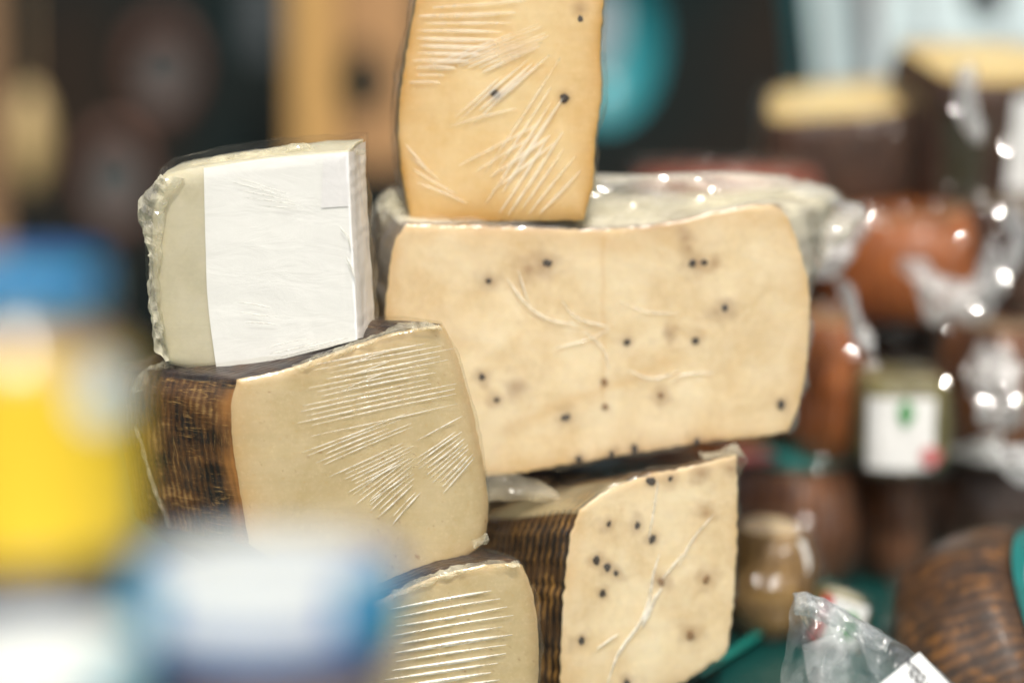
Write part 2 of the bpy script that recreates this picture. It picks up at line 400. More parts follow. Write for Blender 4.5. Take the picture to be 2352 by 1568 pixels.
def crumple(name, root, plane, outline, cols=26, rws=14, puff=.012, seed=1.0, mat=None, amp=.006, sc_=70, thickback=.02, an=1.0, smooth=False):
    """loose bunched film: a closed crumpled bag over a traced outline: (front edge polyline, back edge polyline)"""
    a, b = spline(outline[0], cols), spline(outline[1], cols); V = []; F = []
    for side in (0, 1):
        for j in range(rws):
            v = j / (rws - 1)
            for i in range(cols):
                u = i / (cols - 1); p = a[i].lerp(b[i], v); q = plane.hit(p.x, p.y)
                e = math.sin(math.pi * v) ** .7
                off = (puff if side == 0 else -thickback) * e
                q = q - plane.b * (off + amp * ridge((q.x * an, q.y, q.z + q.x * (1 - an) * .35), sc_, seed + side * 7) * e)
                q = q + (plane.up * nz((q.x * an, q.y, q.z), sc_ * 1.5, seed + 3) + plane.e * nz(q, sc_ * 1.5, seed + 5)) * amp * .6
                V.append(q)
    for side in (0, 1):
        o = side * cols * rws
        for j in range(rws - 1):
            for i in range(cols - 1):
                k = o + j * cols + i; F.append((k, k + cols, k + cols + 1, k + 1))
    return mesh_obj(name, V, F, mat or M['film_crumple'], root, smooth=smooth)
def near(p, pts):
    return min(((p.x - a) ** 2 + (p.y - b) ** 2) ** .5 / r for a, b, r in pts)
def sm(x, a, b):
    t = min(1, max(0, (x - a) / (b - a))); return t * t * (3 - 2 * t)

# ================================================================== THE STACK IN FOCUS
# ---- big peppered block
big = Patch(Plane(1380, 780, 1.472, 6), [(935, 515), (1080, 517), (1200, 522), (1330, 527), (1450, 522), (1560, 506), (1680, 478), (1765, 470), (1795, 480)],
            [(1795, 480), (1818, 520), (1848, 610), (1860, 690), (1853, 840), (1834, 930), (1812, 992)],
            [(880, 1112), (1040, 1100), (1190, 1086), (1400, 1050), (1600, 1018), (1720, 1006), (1812, 992)],
            [(935, 515), (905, 560), (890, 660), (880, 800), (875, 1112)], 150, 100, 1.2, 2.0, .0007)
pep = [(1122, 645, 9, 8), (1258, 603, 15, 11), (1590, 604, 12, 12), (1618, 603, 10, 9), (1665, 707, 9, 9), (1440, 785, 12, 9), (1598, 782, 11, 10),
       (1107, 865, 10, 9), (1141, 918, 9, 8), (1299, 958, 11, 9), (1794, 928, 9, 13), (1405, 1042, 8, 11), (1457, 1030, 9, 12), (1600, 1014, 7, 11), (1330, 1054, 8, 8)]
stn = [(1122, 645, 28), (1250, 610, 42), (1215, 620, 30), (1600, 604, 38), (1640, 606, 24), (1665, 710, 30), (1645, 716, 24), (1440, 785, 24), (1598, 782, 24), (1107, 865, 24), (1141, 918, 22),
       (1185, 890, 30), (1299, 958, 24), (1794, 928, 24), (1518, 908, 26), (1388, 877, 12), (1390, 935, 14), (1330, 1055, 22), (1405, 1042, 22), (1457, 1030, 22), (1600, 1014, 22), (1536, 765, 26), (1575, 545, 26), (1580, 570, 20)]
def pig_big(u, v, p, w):
    e = min(u * 2.0, (1 - u) * 1.8, v * 1.0, (1 - v) * 1.3)
    n = .5 + .5 * nz(w, 40, 3)
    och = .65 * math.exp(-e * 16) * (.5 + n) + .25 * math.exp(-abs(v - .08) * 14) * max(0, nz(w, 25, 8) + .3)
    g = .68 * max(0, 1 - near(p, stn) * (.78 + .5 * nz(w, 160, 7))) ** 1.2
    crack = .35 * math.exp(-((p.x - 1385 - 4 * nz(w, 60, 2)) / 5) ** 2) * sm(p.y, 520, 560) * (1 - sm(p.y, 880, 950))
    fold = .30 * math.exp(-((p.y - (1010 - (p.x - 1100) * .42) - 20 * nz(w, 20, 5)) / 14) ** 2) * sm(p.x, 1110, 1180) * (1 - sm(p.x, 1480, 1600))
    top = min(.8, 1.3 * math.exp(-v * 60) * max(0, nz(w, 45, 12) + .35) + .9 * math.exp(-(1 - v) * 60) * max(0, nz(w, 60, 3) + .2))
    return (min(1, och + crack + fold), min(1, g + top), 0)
def rpig_big(u, v, d, p):
    top = 1.0 if v < .02 else 0.0
    right = sm(u, .97, 1.0)
    n = nz(p, 40, 3)
    return (min(1, max(top * (.8 + .3 * n) * sm(d, .002, .010), right * (.6 + .5 * n))), sm(v, .985, 1.0) * .9 + (1 - sm(d, 0, .002)) * .3 * (n > .1), 0)
rfall = lambda v: max(-.15, 1 - v * 2.0)
tfall = lambda u: 1 - u ** 3
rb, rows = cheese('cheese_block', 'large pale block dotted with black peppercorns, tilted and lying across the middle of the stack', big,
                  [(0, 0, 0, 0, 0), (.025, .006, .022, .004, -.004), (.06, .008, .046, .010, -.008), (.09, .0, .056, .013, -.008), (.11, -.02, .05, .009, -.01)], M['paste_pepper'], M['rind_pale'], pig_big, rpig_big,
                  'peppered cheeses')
for x, y, a, b in pep: corn(rb, big, x, y, a, b)
for x, y, a, b in ((1388, 877, 8, 9), (1390, 934, 7, 8), (1518, 908, 10, 9)): corn(rb, big, x, y, a, b, M['hole'], name='brown_eye')
wr = [([(1165, 640), (1210, 700), (1265, 735), (1330, 745)], 7), ([(1290, 690), (1325, 730), (1400, 752)], 6), ([(1340, 760), (1385, 800), (1400, 850)], 4), ([(1270, 800), (1350, 780), (1400, 755)], 4),
      ([(1540, 880), (1570, 860), (1640, 855)], 5), ([(1440, 850), (1500, 870), (1560, 850)], 5), ([(1420, 690), (1480, 715), (1560, 720)], 4), ([(1190, 620), (1215, 700)], 4)]
wrap(rb, big, rows, .001, .0013, 26, [M['film_pucker'], M['film_sheet'], M['crease_shine']], [(a, b * .8) for a, b in wr], .0045, seed=11, lift=.0005)
crumple('film_bunch', rb, Plane(905, 480, 1.485, 10), ([(868, 455), (885, 450), (905, 440), (925, 470)], [(870, 565), (890, 560), (905, 545), (935, 512)]), 16, 12, .01, 3.0)

rfall = lambda v: 1
tfall = lambda u: 1
crumple('film_fold', rb, Plane(1600, 450, 1.515, 6), ([(1345, 512), (1450, 508), (1560, 490), (1680, 462), (1770, 452), (1830, 480)], [(1345, 404), (1450, 402), (1560, 404), (1680, 392), (1790, 404), (1900, 440)]), 60, 18, .004, 27.0, M['film_top'], .0045, 75, .012, an=.22)
crumple('film_fold', rb, Plane(1900, 480, 1.53, 6), ([(1790, 440), (1830, 500), (1862, 570), (1868, 640)], [(1850, 408), (1930, 450), (1992, 488), (1920, 560)]), 40, 18, .004, 28.0, M['film_top'], .005, 60, .012, an=.35)
# ---- golden wedge on top
gold = Patch(Plane(1150, 300, 1.452, -5), [(975, -75), (1180, -80), (1392, -85)], [(1392, -85), (1386, 0), (1378, 110), (1380, 220), (1366, 330), (1362, 420), (1340, 507)],
             [(942, 503), (1100, 508), (1340, 507)], [(975, -75), (952, 20), (932, 130), (918, 230), (915, 320), (925, 420), (942, 503)], 100, 120, .8, 5.0)
gst = [(1138, 216, 30), (1297, 224, 26), (1332, 20, 30)]
def pig_gold(u, v, p, w):
    e = min(u * 1.2, (1 - u) * 1.8, (1 - v) * 1.4)
    n = .5 + .5 * nz(w, 30, 6)
    return (min(1, 1.1 * math.exp(-e * 8) * (.35 + n)), .7 * max(0, 1 - near(p, gst)) ** 1.3, 0)
rg, rowg = cheese('cheese_wedge', 'golden yellow wrapped wedge standing upright on top of the peppered block', gold,
                  [(0, 0, 0, 0, 0), (.02, .004, -.001, 0, 0), (.05, .003, -.012, 0, 0), (.09, -.03, -.03, 0, 0)], M['paste_gold'], M['rind_pepper'], pig_gold, lambda u, v, d, p: (.35 + sm(u, .3, .9) * .6, 0, 0))
corn(rg, gold, 1138, 216, 15, 10); corn(rg, gold, 1297, 226, 10, 11); corn(rg, gold, 1333, 44, 6, 8)
sg = fan([(965, 20), (955, 110), (940, 190)], [(1230, 0), (1190, 70), (1010, 190)], 11, 9, gap=.1, jl=.2)
sg += fan([(990, 150), (1070, 160), (1100, 170)], [(1240, 55), (1260, 80), (1255, 100)], 7, 9, jl=.12)
sg += fan([(1010, 300), (1080, 290)], [(1180, 150), (1270, 120)], 4, 8, jl=.25)
sg += fan([(1060, 480), (1110, 490), (1160, 495), (1230, 500)], [(1315, 90), (1290, 300), (1330, 300), (1345, 380)], 9, 8, jl=.25)
sg += fan([(1000, 300), (1090, 470)], [(1220, 240), (1310, 300)], 7, 8, jl=.3, gap=.2) + fan([(930, 330), (960, 420)], [(990, 400), (1080, 470)], 4, 4)
wrap(rg, gold, rowg, .0009, .0012, 30, [M['film_face'], M['film'], M['crease_shine_soft']], sg, .003, seed=21)

# ---- middle-left block with straw-marked rind
mid = Patch(Plane(800, 1030, 1.40, 9), [(545, 872), (600, 862), (690, 838), (860, 778), (950, 756), (1020, 750)],
            [(1020, 750), (1042, 790), (1070, 870), (1100, 990), (1122, 1110), (1127, 1190), (1120, 1250)],
            [(572, 1250), (700, 1330), (840, 1372), (920, 1345), (1050, 1290), (1120, 1250)], [(545, 872), (532, 930), (535, 1020), (552, 1130), (572, 1250)], 150, 110, .6, 8.0, rr=.009)
def pig_mid(u, v, p, w):
    e = min(u * 1.3, (1 - u) * 3.0, v * 3, (1 - v) * 3)
    n = .5 + .5 * nz(w, 35, 2)
    sp = max(0, nz(w, 420, 4) - .52) * 2.5 * (nz(w, 30, 9) > .05)
    return (min(1, .75 * math.exp(-e * 9) * (.45 + n * .8)), min(.8, sp), 0)
def rpig_edge(u, v, d, p): return (sm(u, .9, 1.0) * .9, 0, 0)
def rpig_mid(u, v, d, p):
    top = 1.0 if v < .03 else 0.0
    n = nz(p, 90, 4)
    return (max(sm(u, .93, .99) * (v > .03) * .9, top * .5 * (n > .25)), min(1, top * (.75 + n * .6)) + .7 * sm(v, .72, .95) * (u < .1) * (.6 + n), (1 - sm(d, .002, .014)) * (u < .3) * (v > .06) * (.75 + .6 * n))
rm, rowm = cheese('cheese_block', 'beige wedge with brown straw-marked rind, under the white labelled piece', mid,
                  [(0, 0, 0, 0, 0), (.012, .014, -.010, .0, .0), (.035, .038, -.045, .0, -.001), (.065, .062, -.085, -.002, -.002), (.10, .064, -.11, -.006, -.006), (.13, .045, -.13, -.01, -.008)],
                  M['paste_grain'], M['rind_straw'], pig_mid, rpig_mid, nst=46)
sm_ = fan([(720, 838), (700, 920), (675, 1010)], [(1035, 778), (1048, 850), (1058, 925)], 14, 3.4, gap=.08, jl=.20)
sm_ += fan([(760, 845), (780, 900)], [(900, 805), (900, 850)], 3, 2.5)
sm_ += fan([(690, 1040), (720, 1075), (800, 1130)], [(930, 950), (945, 990), (948, 1050)], 13, 2.8, gap=.08, jl=.2)
sm_ += fan([(790, 1150), (900, 1205)], [(955, 1030), (975, 1120)], 11, 3.0, gap=.1, jl=.22)
sm_ += fan([(945, 1060), (1015, 1135)], [(1055, 985), (1090, 1050)], 10, 3.8, gap=.1, jl=.16) + [([(960, 1010), (1062, 955)], 3.2), ([(945, 1085), (850, 1150)], 3.5)]
wrap(rm, mid, rowm, .0008, .0005, 20, [M['film_face'], M['film'], M['crease_shine']], sm_, .0022, seed=31)
# torn film lip along its top edge
crumple('film_lip', rm, Plane(850, 790, 1.394, 9), ([(670, 838), (760, 806), (860, 768), (940, 738), (1010, 748)], [(690, 852), (770, 822), (865, 784), (950, 762), (1015, 756)]), 44, 7, .002, 14.0, M['film_crumple'], .003, 160, .004)
crumple('film_lip', rm, Plane(420, 860, 1.43, 9), ([(300, 890), (330, 850), (370, 828), (400, 835)], [(310, 905), (345, 880), (390, 860), (420, 850)]), 24, 8, .004, 15.0, M['film_crumple'], .004, 140, .004)
crumple('film_lip', rm, Plane(1100, 1235, 1.397, 9), ([(1085, 1240), (1120, 1225)], [(1088, 1256), (1122, 1246)]), 12, 6, .003, 16.0, M['film_crumple'], .003, 200, .003)

crumple('film_lip', rm, Plane(360, 1130, 1.43, 9), ([(308, 980), (330, 1060), (352, 1130), (385, 1210)], [(318, 985), (340, 1060), (364, 1130), (395, 1205)]), 26, 7, .002, 25.0, M['film_cream'], .002, 150, .004)
# ---- lower-left block
low = Patch(Plane(1050, 1450, 1.405, 8), [(560, 1490), (760, 1425), (890, 1370), (1000, 1325), (1100, 1300), (1180, 1296), (1205, 1305)],
            [(1205, 1305), (1226, 1360), (1240, 1440), (1243, 1540), (1236, 1640)], [(560, 1700), (800, 1690), (1236, 1640)], [(560, 1490), (552, 1600), (560, 1700)], 140, 80, .7, 12.0, rr=.008)
rl, rowl = cheese('cheese_block', 'beige block with thin dark top edge at the bottom of the stack, behind the jars', low,
                  [(0, 0, 0, 0, 0), (.012, .01, -.004, .001, .0), (.045, .02, -.03, 0, -.001), (.09, .01, -.06, -.004, -.001)], M['paste_grain'], M['rind_straw'], pig_mid, rpig_mid)
sl = fan([(890, 1400), (900, 1480), (880, 1600)], [(1150, 1352), (1185, 1450), (1150, 1560)], 11, 8.0, jl=.12)
wrap(rl, low, rowl, .0008, .0006, 20, [M['film_face'], M['film'], M['crease_shine']], sl, .003, seed=41, lift=.0012)
crumple('film_lip', rl, Plane(1050, 1315, 1.40, 8), ([(900, 1356), (1000, 1312), (1100, 1290), (1190, 1290)], [(905, 1374), (1005, 1334), (1100, 1306), (1195, 1300)]), 36, 6, .002, 17.0, M['film_crumple'], .003, 170, .004)

# ---- white labelled piece
wht = Patch(Plane(600, 600, 1.398, -9), [(372, 402), (440, 386), (560, 368), (700, 352), (800, 345)], [(800, 345), (806, 500), (815, 650), (822, 782)],
            [(385, 838), (430, 846), (500, 848), (640, 828), (822, 782)], [(372, 402), (352, 470), (346, 560), (355, 700), (385, 838)], 110, 110, .4, 15.0, .003)
def pig_w(u, v, p, w): return (min(1, .5 * math.exp(-u * 14) * (.6 + nz(w, 60, 2))), 0, 0)
rw, roww = cheese('cheese_block', 'pale block under a plain white paper label, standing on the straw-marked wedge', wht,
                  [(0, 0, 0, 0, 0), (.012, .0, .0, .002, .0), (.026, .0, .0, .0035, -.001), (.040, .0, -.001, .004, -.002)], M['paste_pale'], M['paste_pale'], pig_w, None)
def sheet(name, root, patch, outline, off, mat, cols=40, rws=50, amp=.0004):
    t, r_, b, l_ = outline; T, B, L, Q = spline(t, cols), spline(b, cols), spline(l_, rws), spline(r_, rws); V = []; F = []
    for j in range(rws):
        v = j / (rws - 1)
        for i in range(cols):
            u = i / (cols - 1)
            p = T[i] * (1 - v) + B[i] * v + L[j] * (1 - u) + Q[j] * u - (T[0] * (1 - u) * (1 - v) + T[-1] * u * (1 - v) + B[0] * (1 - u) * v + B[-1] * u * v)
            q = patch.pl.hit(p.x, p.y, off); V.append(q - patch.pl.b * (amp * (nz(q, 30, off * 1e4) + .5 * ridge(q, 55, 3))))
    for j in range(rws - 1):
        for i in range(cols - 1):
            k = j * cols + i; F.append((k, k + cols, k + cols + 1, k + 1))
    return mesh_obj(name, V, F, mat, root)
lab = sheet('paper_label', rw, wht, ([(468, 386), (600, 366), (700, 356), (800, 349)], [(800, 349), (806, 500), (815, 650), (821, 780)], [(497, 845), (560, 840), (640, 826), (821, 780)], [(468, 386), (472, 560), (478, 700), (497, 845)]), .0016, M['paper'])
sheet('label_strip', lab, wht, ([(742, 362), (798, 356)], [(798, 356), (800, 474)], [(738, 478), (800, 474)], [(742, 362), (738, 478)]), .0021, M['paper_lilac'], 10, 16, .0002)
# label and cheese turn the corner: sheet on the right side
V = []; F = []; n = wht.M
pos = {k: q for q, k in enumerate(wht.loop)}
ks = [j * wht.N + wht.N - 1 for j in range(1, n - 1)]
rr = [i for i in range(0, len(roww), 2)]
for k in ks:
    for ri in rr:
        p = roww[ri][pos[k]]; V.append(wht.pl.hit(wht.px[k].x - 1.5, wht.px[k].y, .0017) if ri == 0 else p + wht.pl.e * (.0022 if ri < 3 else .0016))
for a in range(len(ks) - 1):
    for b in range(len(rr) - 1):
        k = a * len(rr) + b; F.append((k, k + len(rr), k + len(rr) + 1, k + 1))
mesh_obj('label_flap', V, F, M['paper_side_shade'], lab)
sw = fan([(520, 400), (560, 470)], [(690, 455), (700, 480)], 5, 2.5, jl=.2) + [([(795, 590), (808, 615), (815, 640)], 6), ([(800, 540), (806, 570)], 4), ([(780, 520), (800, 545)], 3)]
sw += fan([(520, 690), (560, 740)], [(640, 710), (640, 745)], 3, 2.2, jl=.2) + fan([(700, 800), (710, 818)], [(800, 776), (800, 790)], 3, 2.5) + fan([(610, 800), (610, 830)], [(720, 775), (760, 790)], 3, 2.2)
wrap(rw, wht, roww, .0034, .0012, 30, [M['film_face'], M['film'], M['crease_shine']], sw, .0015, seed=51, lift=.0006)
crumple('film_fold', rw, Plane(600, 370, 1.402, -9), ([(368, 404), (440, 378), (530, 356), (610, 345), (690, 326), (740, 345), (795, 340), (838, 340)], [(376, 420), (440, 400), (540, 384), (620, 374), (700, 362), (745, 358), (795, 354), (840, 352)]), 60, 9, .003, 5.0, M['film_milky'], .002, 110, .006)
crumple('film_fold', rw, Plane(345, 600, 1.405, -9), ([(372, 400), (335, 440), (314, 488), (330, 540), (346, 590), (342, 660), (352, 740), (358, 800), (374, 802)], [(420, 410), (395, 450), (378, 500), (372, 550), (366, 600), (362, 660), (370, 730), (378, 790), (390, 830)]), 60, 10, .005, 6.0, M['film_milky'], .004, 120, .02)

# ---- peppered wedge lower right
wed = Patch(Plane(1500, 1330, 1.458, 14), [(1332, 1172), (1380, 1135), (1440, 1106), (1510, 1086), (1600, 1068), (1692, 1044)], [(1692, 1044), (1694, 1150), (1692, 1300), (1682, 1420), (1668, 1500)],
            [(1285, 1650), (1400, 1610), (1560, 1570), (1668, 1500)], [(1332, 1172), (1312, 1230), (1300, 1320), (1291, 1450), (1285, 1650)], 100, 130, 1.3, 18.0, .0008)
wp = [(1398, 1203, 6, 10), (1464, 1206, 8, 14), (1498, 1238, 9, 11), (1370, 1286, 8, 12), (1395, 1302, 8, 10), (1415, 1315, 7, 9), (1384, 1362, 7, 10), (1336, 1470, 7, 12), (1495, 1104, 12, 9), (1540, 1098, 8, 8), (1440, 1566, 9, 9)]
wst = [(a, b, 22) for a, b, _, _ in wp] + [(1518, 1335, 26), (1622, 1330, 30), (1585, 1456, 32), (1620, 1180, 22), (1610, 1085, 28), (1680, 1075, 24)]
def pig_wed(u, v, p, w):
    e = min(u * 1.0, (1 - u) * 2.5, v * 1.4, (1 - v) * 2)
    return (min(1, .6 * math.exp(-e * 11) * (.8 + nz(w, 40, 2))), .68 * max(0, 1 - near(p, wst) * (.78 + .5 * nz(w, 160, 7))) ** 1.2, 0)
def rpig_wed(u, v, d, p):
    top = 1.0 if v < .02 else 0.0
    return (max(top * (.5 if u < .35 else .06) * (.7 + nz(p, 40, 1)), sm(u, .95, 1.0)), (1 - sm(d, 0, .0018)) * .8 * (nz(p, 160, 2) > .0) * (u < .5), 0)  # beyond the left end the top is darkened for the big block's shadow
rwd, roww2 = cheese('cheese_wedge', 'peppered wedge with dark basket-ribbed rind, propping the large block from below right', wed,
                    [(0, 0, 0, 0, 0), (.012, .008, .0, -.002, 0), (.04, .028, -.004, -.010, -.002), (.075, .044, -.015, -.018, -.004), (.12, .05, -.04, -.028, -.006)], M['paste_pepper'], M['rind_basket'], pig_wed, rpig_wed, 'peppered cheeses', nst=44)
for x, y, a, b in wp: corn(rwd, wed, x, y, a, b)
for x, y, a, b in ((1518, 1335, 9, 14), (1585, 1458, 10, 14), (1622, 1330, 9, 14)): corn(rwd, wed, x, y, a, b, M['hole'], name='brown_eye')
vs = [([(1395, 1570), (1420, 1500), (1470, 1430), (1490, 1380), (1500, 1320), (1515, 1270)], 8), ([(1475, 1440), (1500, 1380), (1520, 1350)], 12), ([(1490, 1240), (1500, 1180), (1512, 1100)], 5), ([(1370, 1490), (1420, 1455)], 5),
      ([(1560, 1300), (1590, 1240), (1640, 1180)], 5), ([(1520, 1330), (1570, 1270)], 6)]
wrap(rwd, wed, roww2, .0009, .0012, 24, [M['film_pucker'], M['film'], M['crease_shine']], vs, .003, seed=61, lift=.0008)
crumple('film_fold', rwd, Plane(1690, 1060, 1.475, 14), ([(1610, 1042), (1650, 1035), (1690, 1018), (1708, 1045)], [(1620, 1058), (1655, 1058), (1690, 1062), (1700, 1090)]), 20, 9, .006, 8.0, M['film_crumple'], .003, 120, .01)
crumple('film_fold', rwd, Plane(1220, 1120, 1.465, 14), ([(1110, 1082), (1160, 1086), (1230, 1100), (1290, 1136), (1325, 1168)], [(1110, 1158), (1150, 1150), (1230, 1150), (1280, 1158), (1322, 1176)]), 24, 9, .004, 9.0, M['film_cream'], .002, 60, .01)

# ================================================================== BACKGROUND PILE (drum-shaped pieces standing on each other)
def drum(root, outline, z0, z1, side_mat, top_mat, bulge=.006, rim=.006, seed=1.0, wrapm=None, wamp=.004, wsc=45, n=72, rings=16, name=('rind', 'cut_face'), origin=Vector()):
    """outline: closed list of (x, y) metres; walls bulge; top cap is its own part. Coordinates are local to root."""
    pts = [Vector(p) for p in outline]; c = sum(pts, Vector((0, 0))) / len(pts)
    cl = pts + [pts[0]]; ring = []
    L = [0]
    for i in range(1, len(cl)): L.append(L[-1] + (cl[i] - cl[i - 1]).length)
    j = 0
    for i in range(n):
        s = L[-1] * i / n
        while L[j + 1] < s: j += 1
        ring.append(cl[j].lerp(cl[j + 1], (s - L[j]) / max(1e-9, L[j + 1] - L[j])))
    for _ in range(2): ring = [(ring[i - 1] + ring[i] * 2 + ring[(i + 1) % n]) / 4 for i in range(n)]
    mw = parent_world(root)
    V = []; F = []; uv = []; H = z1 - z0
    for r in range(rings + 1):
        t = r / rings
        ins = -bulge * math.sin(math.pi * t) + rim * (max(0, 1 - t * 5) ** 2 + max(0, 1 - (1 - t) * 8) ** 2)
        for i, p in enumerate(ring):
            d = (p - c).normalized(); q = p - d * ins
            k = .0018 * noise.noise(Vector((q.x * 40 + seed, q.y * 40, t * 4)))
            q = q + d * k; V.append(Vector((q.x, q.y, z0 + H * t))); uv.append((H * t + .01, L[-1] * i / n))
    for r in range(rings):
        for i in range(n):
            a, b = r * n + i, r * n + (i + 1) % n; F.append((a, b, b + n, a + n))
    k = len(V); V.append(Vector((c.x, c.y, z0))); uv.append((0, 0))
    for i in range(n): F.append((i, k, (i + 1) % n))
    o1 = mesh_obj(name[0], [mw @ v for v in V], F, side_mat, root, uv=uv)
    top = [V[rings * n + i] for i in range(n)]; TV = []; TF = []
    for s_ in range(6):
        f = 1 - s_ / 6
        for i in range(n):
            q = Vector((c.x, c.y, 0)).lerp(Vector((top[i].x, top[i].y, 0)), f); TV.append(Vector((q.x, q.y, z1 + .0025 * (1 - f) + .001 * nz(q, 50, seed))))
    TV.append(Vector((c.x, c.y, z1 + .003)))
    for s_ in range(5):
        for i in range(n):
            a, b = s_ * n + i, s_ * n + (i + 1) % n; TF.append((a, b, b + n, a + n))
    for i in range(n): TF.append((5 * n + i, 5 * n + (i + 1) % n, 6 * n))
    o2 = mesh_obj(name[1], [mw @ v for v in TV], TF, top_mat, root, uv=[(v.x, v.y) for v in TV], attr=[(0.5 * ((v.xy - c).length > .85 * (top[0].xy - c).length), 0, 0, 1) for v in TV])
    if wrapm:
        FV = []; FF = []; m = 44; rg = 9
        for r in range(rg + 3):
            t = min(1, r / rg); shrink = 1 - .35 * max(0, r - rg)
            for i in range(m):
                p = ring[int(i * n / m)]; d = (p - c).normalized()
                q = c + (p - c) * shrink + d * (bulge * math.sin(math.pi * t) + .002) * shrink
                z = z0 + H * t + (.003 if r >= rg else 0)
                x = Vector((q.x, q.y, z)); a = wamp * max(-.2, ridge(x, wsc, seed))
                FV.append(x + Vector((d.x, d.y, 0)) * (a if t < 1 else a * .4) + Vector((0, 0, a * .8 if r >= rg else 0)))
        for r in range(rg + 2):
            for i in range(m):
                a, b = r * m + i, r * m + (i + 1) % m; FF.append((a, b, b + m, a + m))
        mesh_obj('wrap_film', [mw @ v for v in FV], FF, wrapm, root, smooth=False)
    return o1, o2
def ell(rx, ry, a0=0, a1=360, n=48, close=False):
    p = [(rx * math.cos(R(a0 + (a1 - a0) * i / (n if a1 - a0 >= 360 else n - 1))), ry * math.sin(R(a0 + (a1 - a0) * i / (n if a1 - a0 >= 360 else n - 1)))) for i in range(n)]
    return p
def place(x0, x1, ytop, ybot, d):
    """real position, width and height of a piece that spans these picture bounds at that distance"""
    a, b = at(x0, ybot, d), at(x1, ybot, d); t = at(x0, ytop, d)
    return (a + b) / 2, (b - a).length, (t - a).length
def pile(name, label, box, d, side, top, depth=.11, bulge=.006, wrapm='film_pile', wamp=.006, z=None, yaw=0, tilt=(0, 0), shape='d', seed=1.0, group='wrapped cheeses piled behind the stack', rim=.006, h=None, wsc=45, cat='cheese'):
    c, w, hh = place(*box, d)
    if z is not None: c.z = z
    if h: hh = h
    root = empty(name, (c.x, c.y + depth * .5, c.z), label, cat, group, (R(tilt[0]), R(tilt[1]), R(yaw)))
    if shape == 'd': out = ell(w / 2, depth / 2)
    elif shape == 'half': out = ell(w / 2, depth, 180, 360) if True else None
    else:
        e = .45; out = [(math.copysign(abs(math.cos(a)) ** e, math.cos(a)) * w / 2, math.copysign(abs(math.sin(a)) ** e, math.sin(a)) * depth / 2) for a in [2 * math.pi * i / 64 for i in range(64)]]
    drum(root, out, 0, hh, M[side], M[top], bulge, rim, seed, M[wrapm] if wrapm else None, wamp, wsc)
    return root, w, hh
def zat(py, d): return at(1176, py, d).z
def front_label(root, w, depth, z0, z1, x0, x1, mat, off=.004, name='paper_label', curve=0.0, border=None):
    mw = parent_world(root); V = []; F = []; n = 14
    for j in range(8):
        for i in range(n):
            x = x0 + (x1 - x0) * i / (n - 1); z = z0 + (z1 - z0) * j / 7
            y = -depth / 2 * (max(0, 1 - abs(2 * x / w) ** 4.4) ** (1 / 4.4) if curve == 0 else math.sqrt(max(.05, 1 - (2 * x / w) ** 2))) - off - .001 * nz((x, 0, z), 60, 4)
            V.append(mw @ Vector((x, y, z)))
    for j in range(7):
        for i in range(n - 1):
            k = j * n + i; F.append((k, k + 1, k + n + 1, k + n))
    return mesh_obj(name, V, F, mat, root)
def blob_mark(root, cx, y, cz, rx, rz, mat, name='label_mark', seed=2.0, parent=None):
    mw = parent_world(root); V = [mw @ Vector((cx, y, cz))]; F = []
    for i in range(18):
        a = 2 * math.pi * i / 18; k = 1 + .35 * noise.noise(Vector((math.cos(a) * 1.5 + seed, math.sin(a) * 1.5, seed)))
        V.append(mw @ Vector((cx + rx * k * math.cos(a), y, cz + rz * k * math.sin(a))))
    for i in range(18): F.append((0, 1 + i, 1 + (i + 1) % 18))
    return mesh_obj(name, V, F, mat, parent or root)
M['mark_green'] = plain('green_print', (.10, .30, .12), .5); M['mark_red'] = plain('red_print', (.50, .045, .04), .5)
M['label_teal'] = plain('teal_label', (.02, .24, .22), .35, var=.15); M['label_rose'] = plain('rose_label', (.52, .16, .16), .4)
M['black_ink'] = plain('dark_ink', (.05, .05, .06), .6)
T = 0.0
# bottom tier on the table
a1, w, h = pile('round_cheese', 'dark brown wheel with a teal label on top, just right of the propping wedge', (1690, 1990, 985, 1250), 1.74, 'rind_brown', 'rind_brown', .13, .008, z=T, seed=2, h=None)
zA = a1.location.z + h
mw = parent_world(a1)
lb = [mw @ Vector((.95 * w / 2 * math.cos(a), .95 * .065 * math.sin(a), h + .005)) for a in [2 * math.pi * i / 40 for i in range(40)]]
mesh_obj('round_label', lb + [mw @ Vector((0, 0, h + .006))], [(i, (i + 1) % 40, 40) for i in range(40)], M['label_teal'], a1)
lb = [mw @ Vector((-.035 + .02 * math.cos(a), -.03 + .022 * math.sin(a), h + .008)) for a in [2 * math.pi * i / 20 for i in range(20)]]
mesh_obj('label_print', lb, [tuple(range(20))], M['label_rose'], a1)
a2, w2, h2 = pile('round_cheese', 'reddish brown wheel below the piece with the green-marked label', (1985, 2145, 945, 1215), 1.76, 'rind_brown', 'rind_brown', .10, .005, z=T, seed=3)
a3, w3, h3 = pile('wrapped_cheese', 'dark green-black wrapped piece above the big tilted wheel', (2130, 2420, 985, 1240), 1.80, 'rind_dark', 'rind_dark', .12, .01, z=T, seed=4, wrapm='film_pile', wamp=.006)
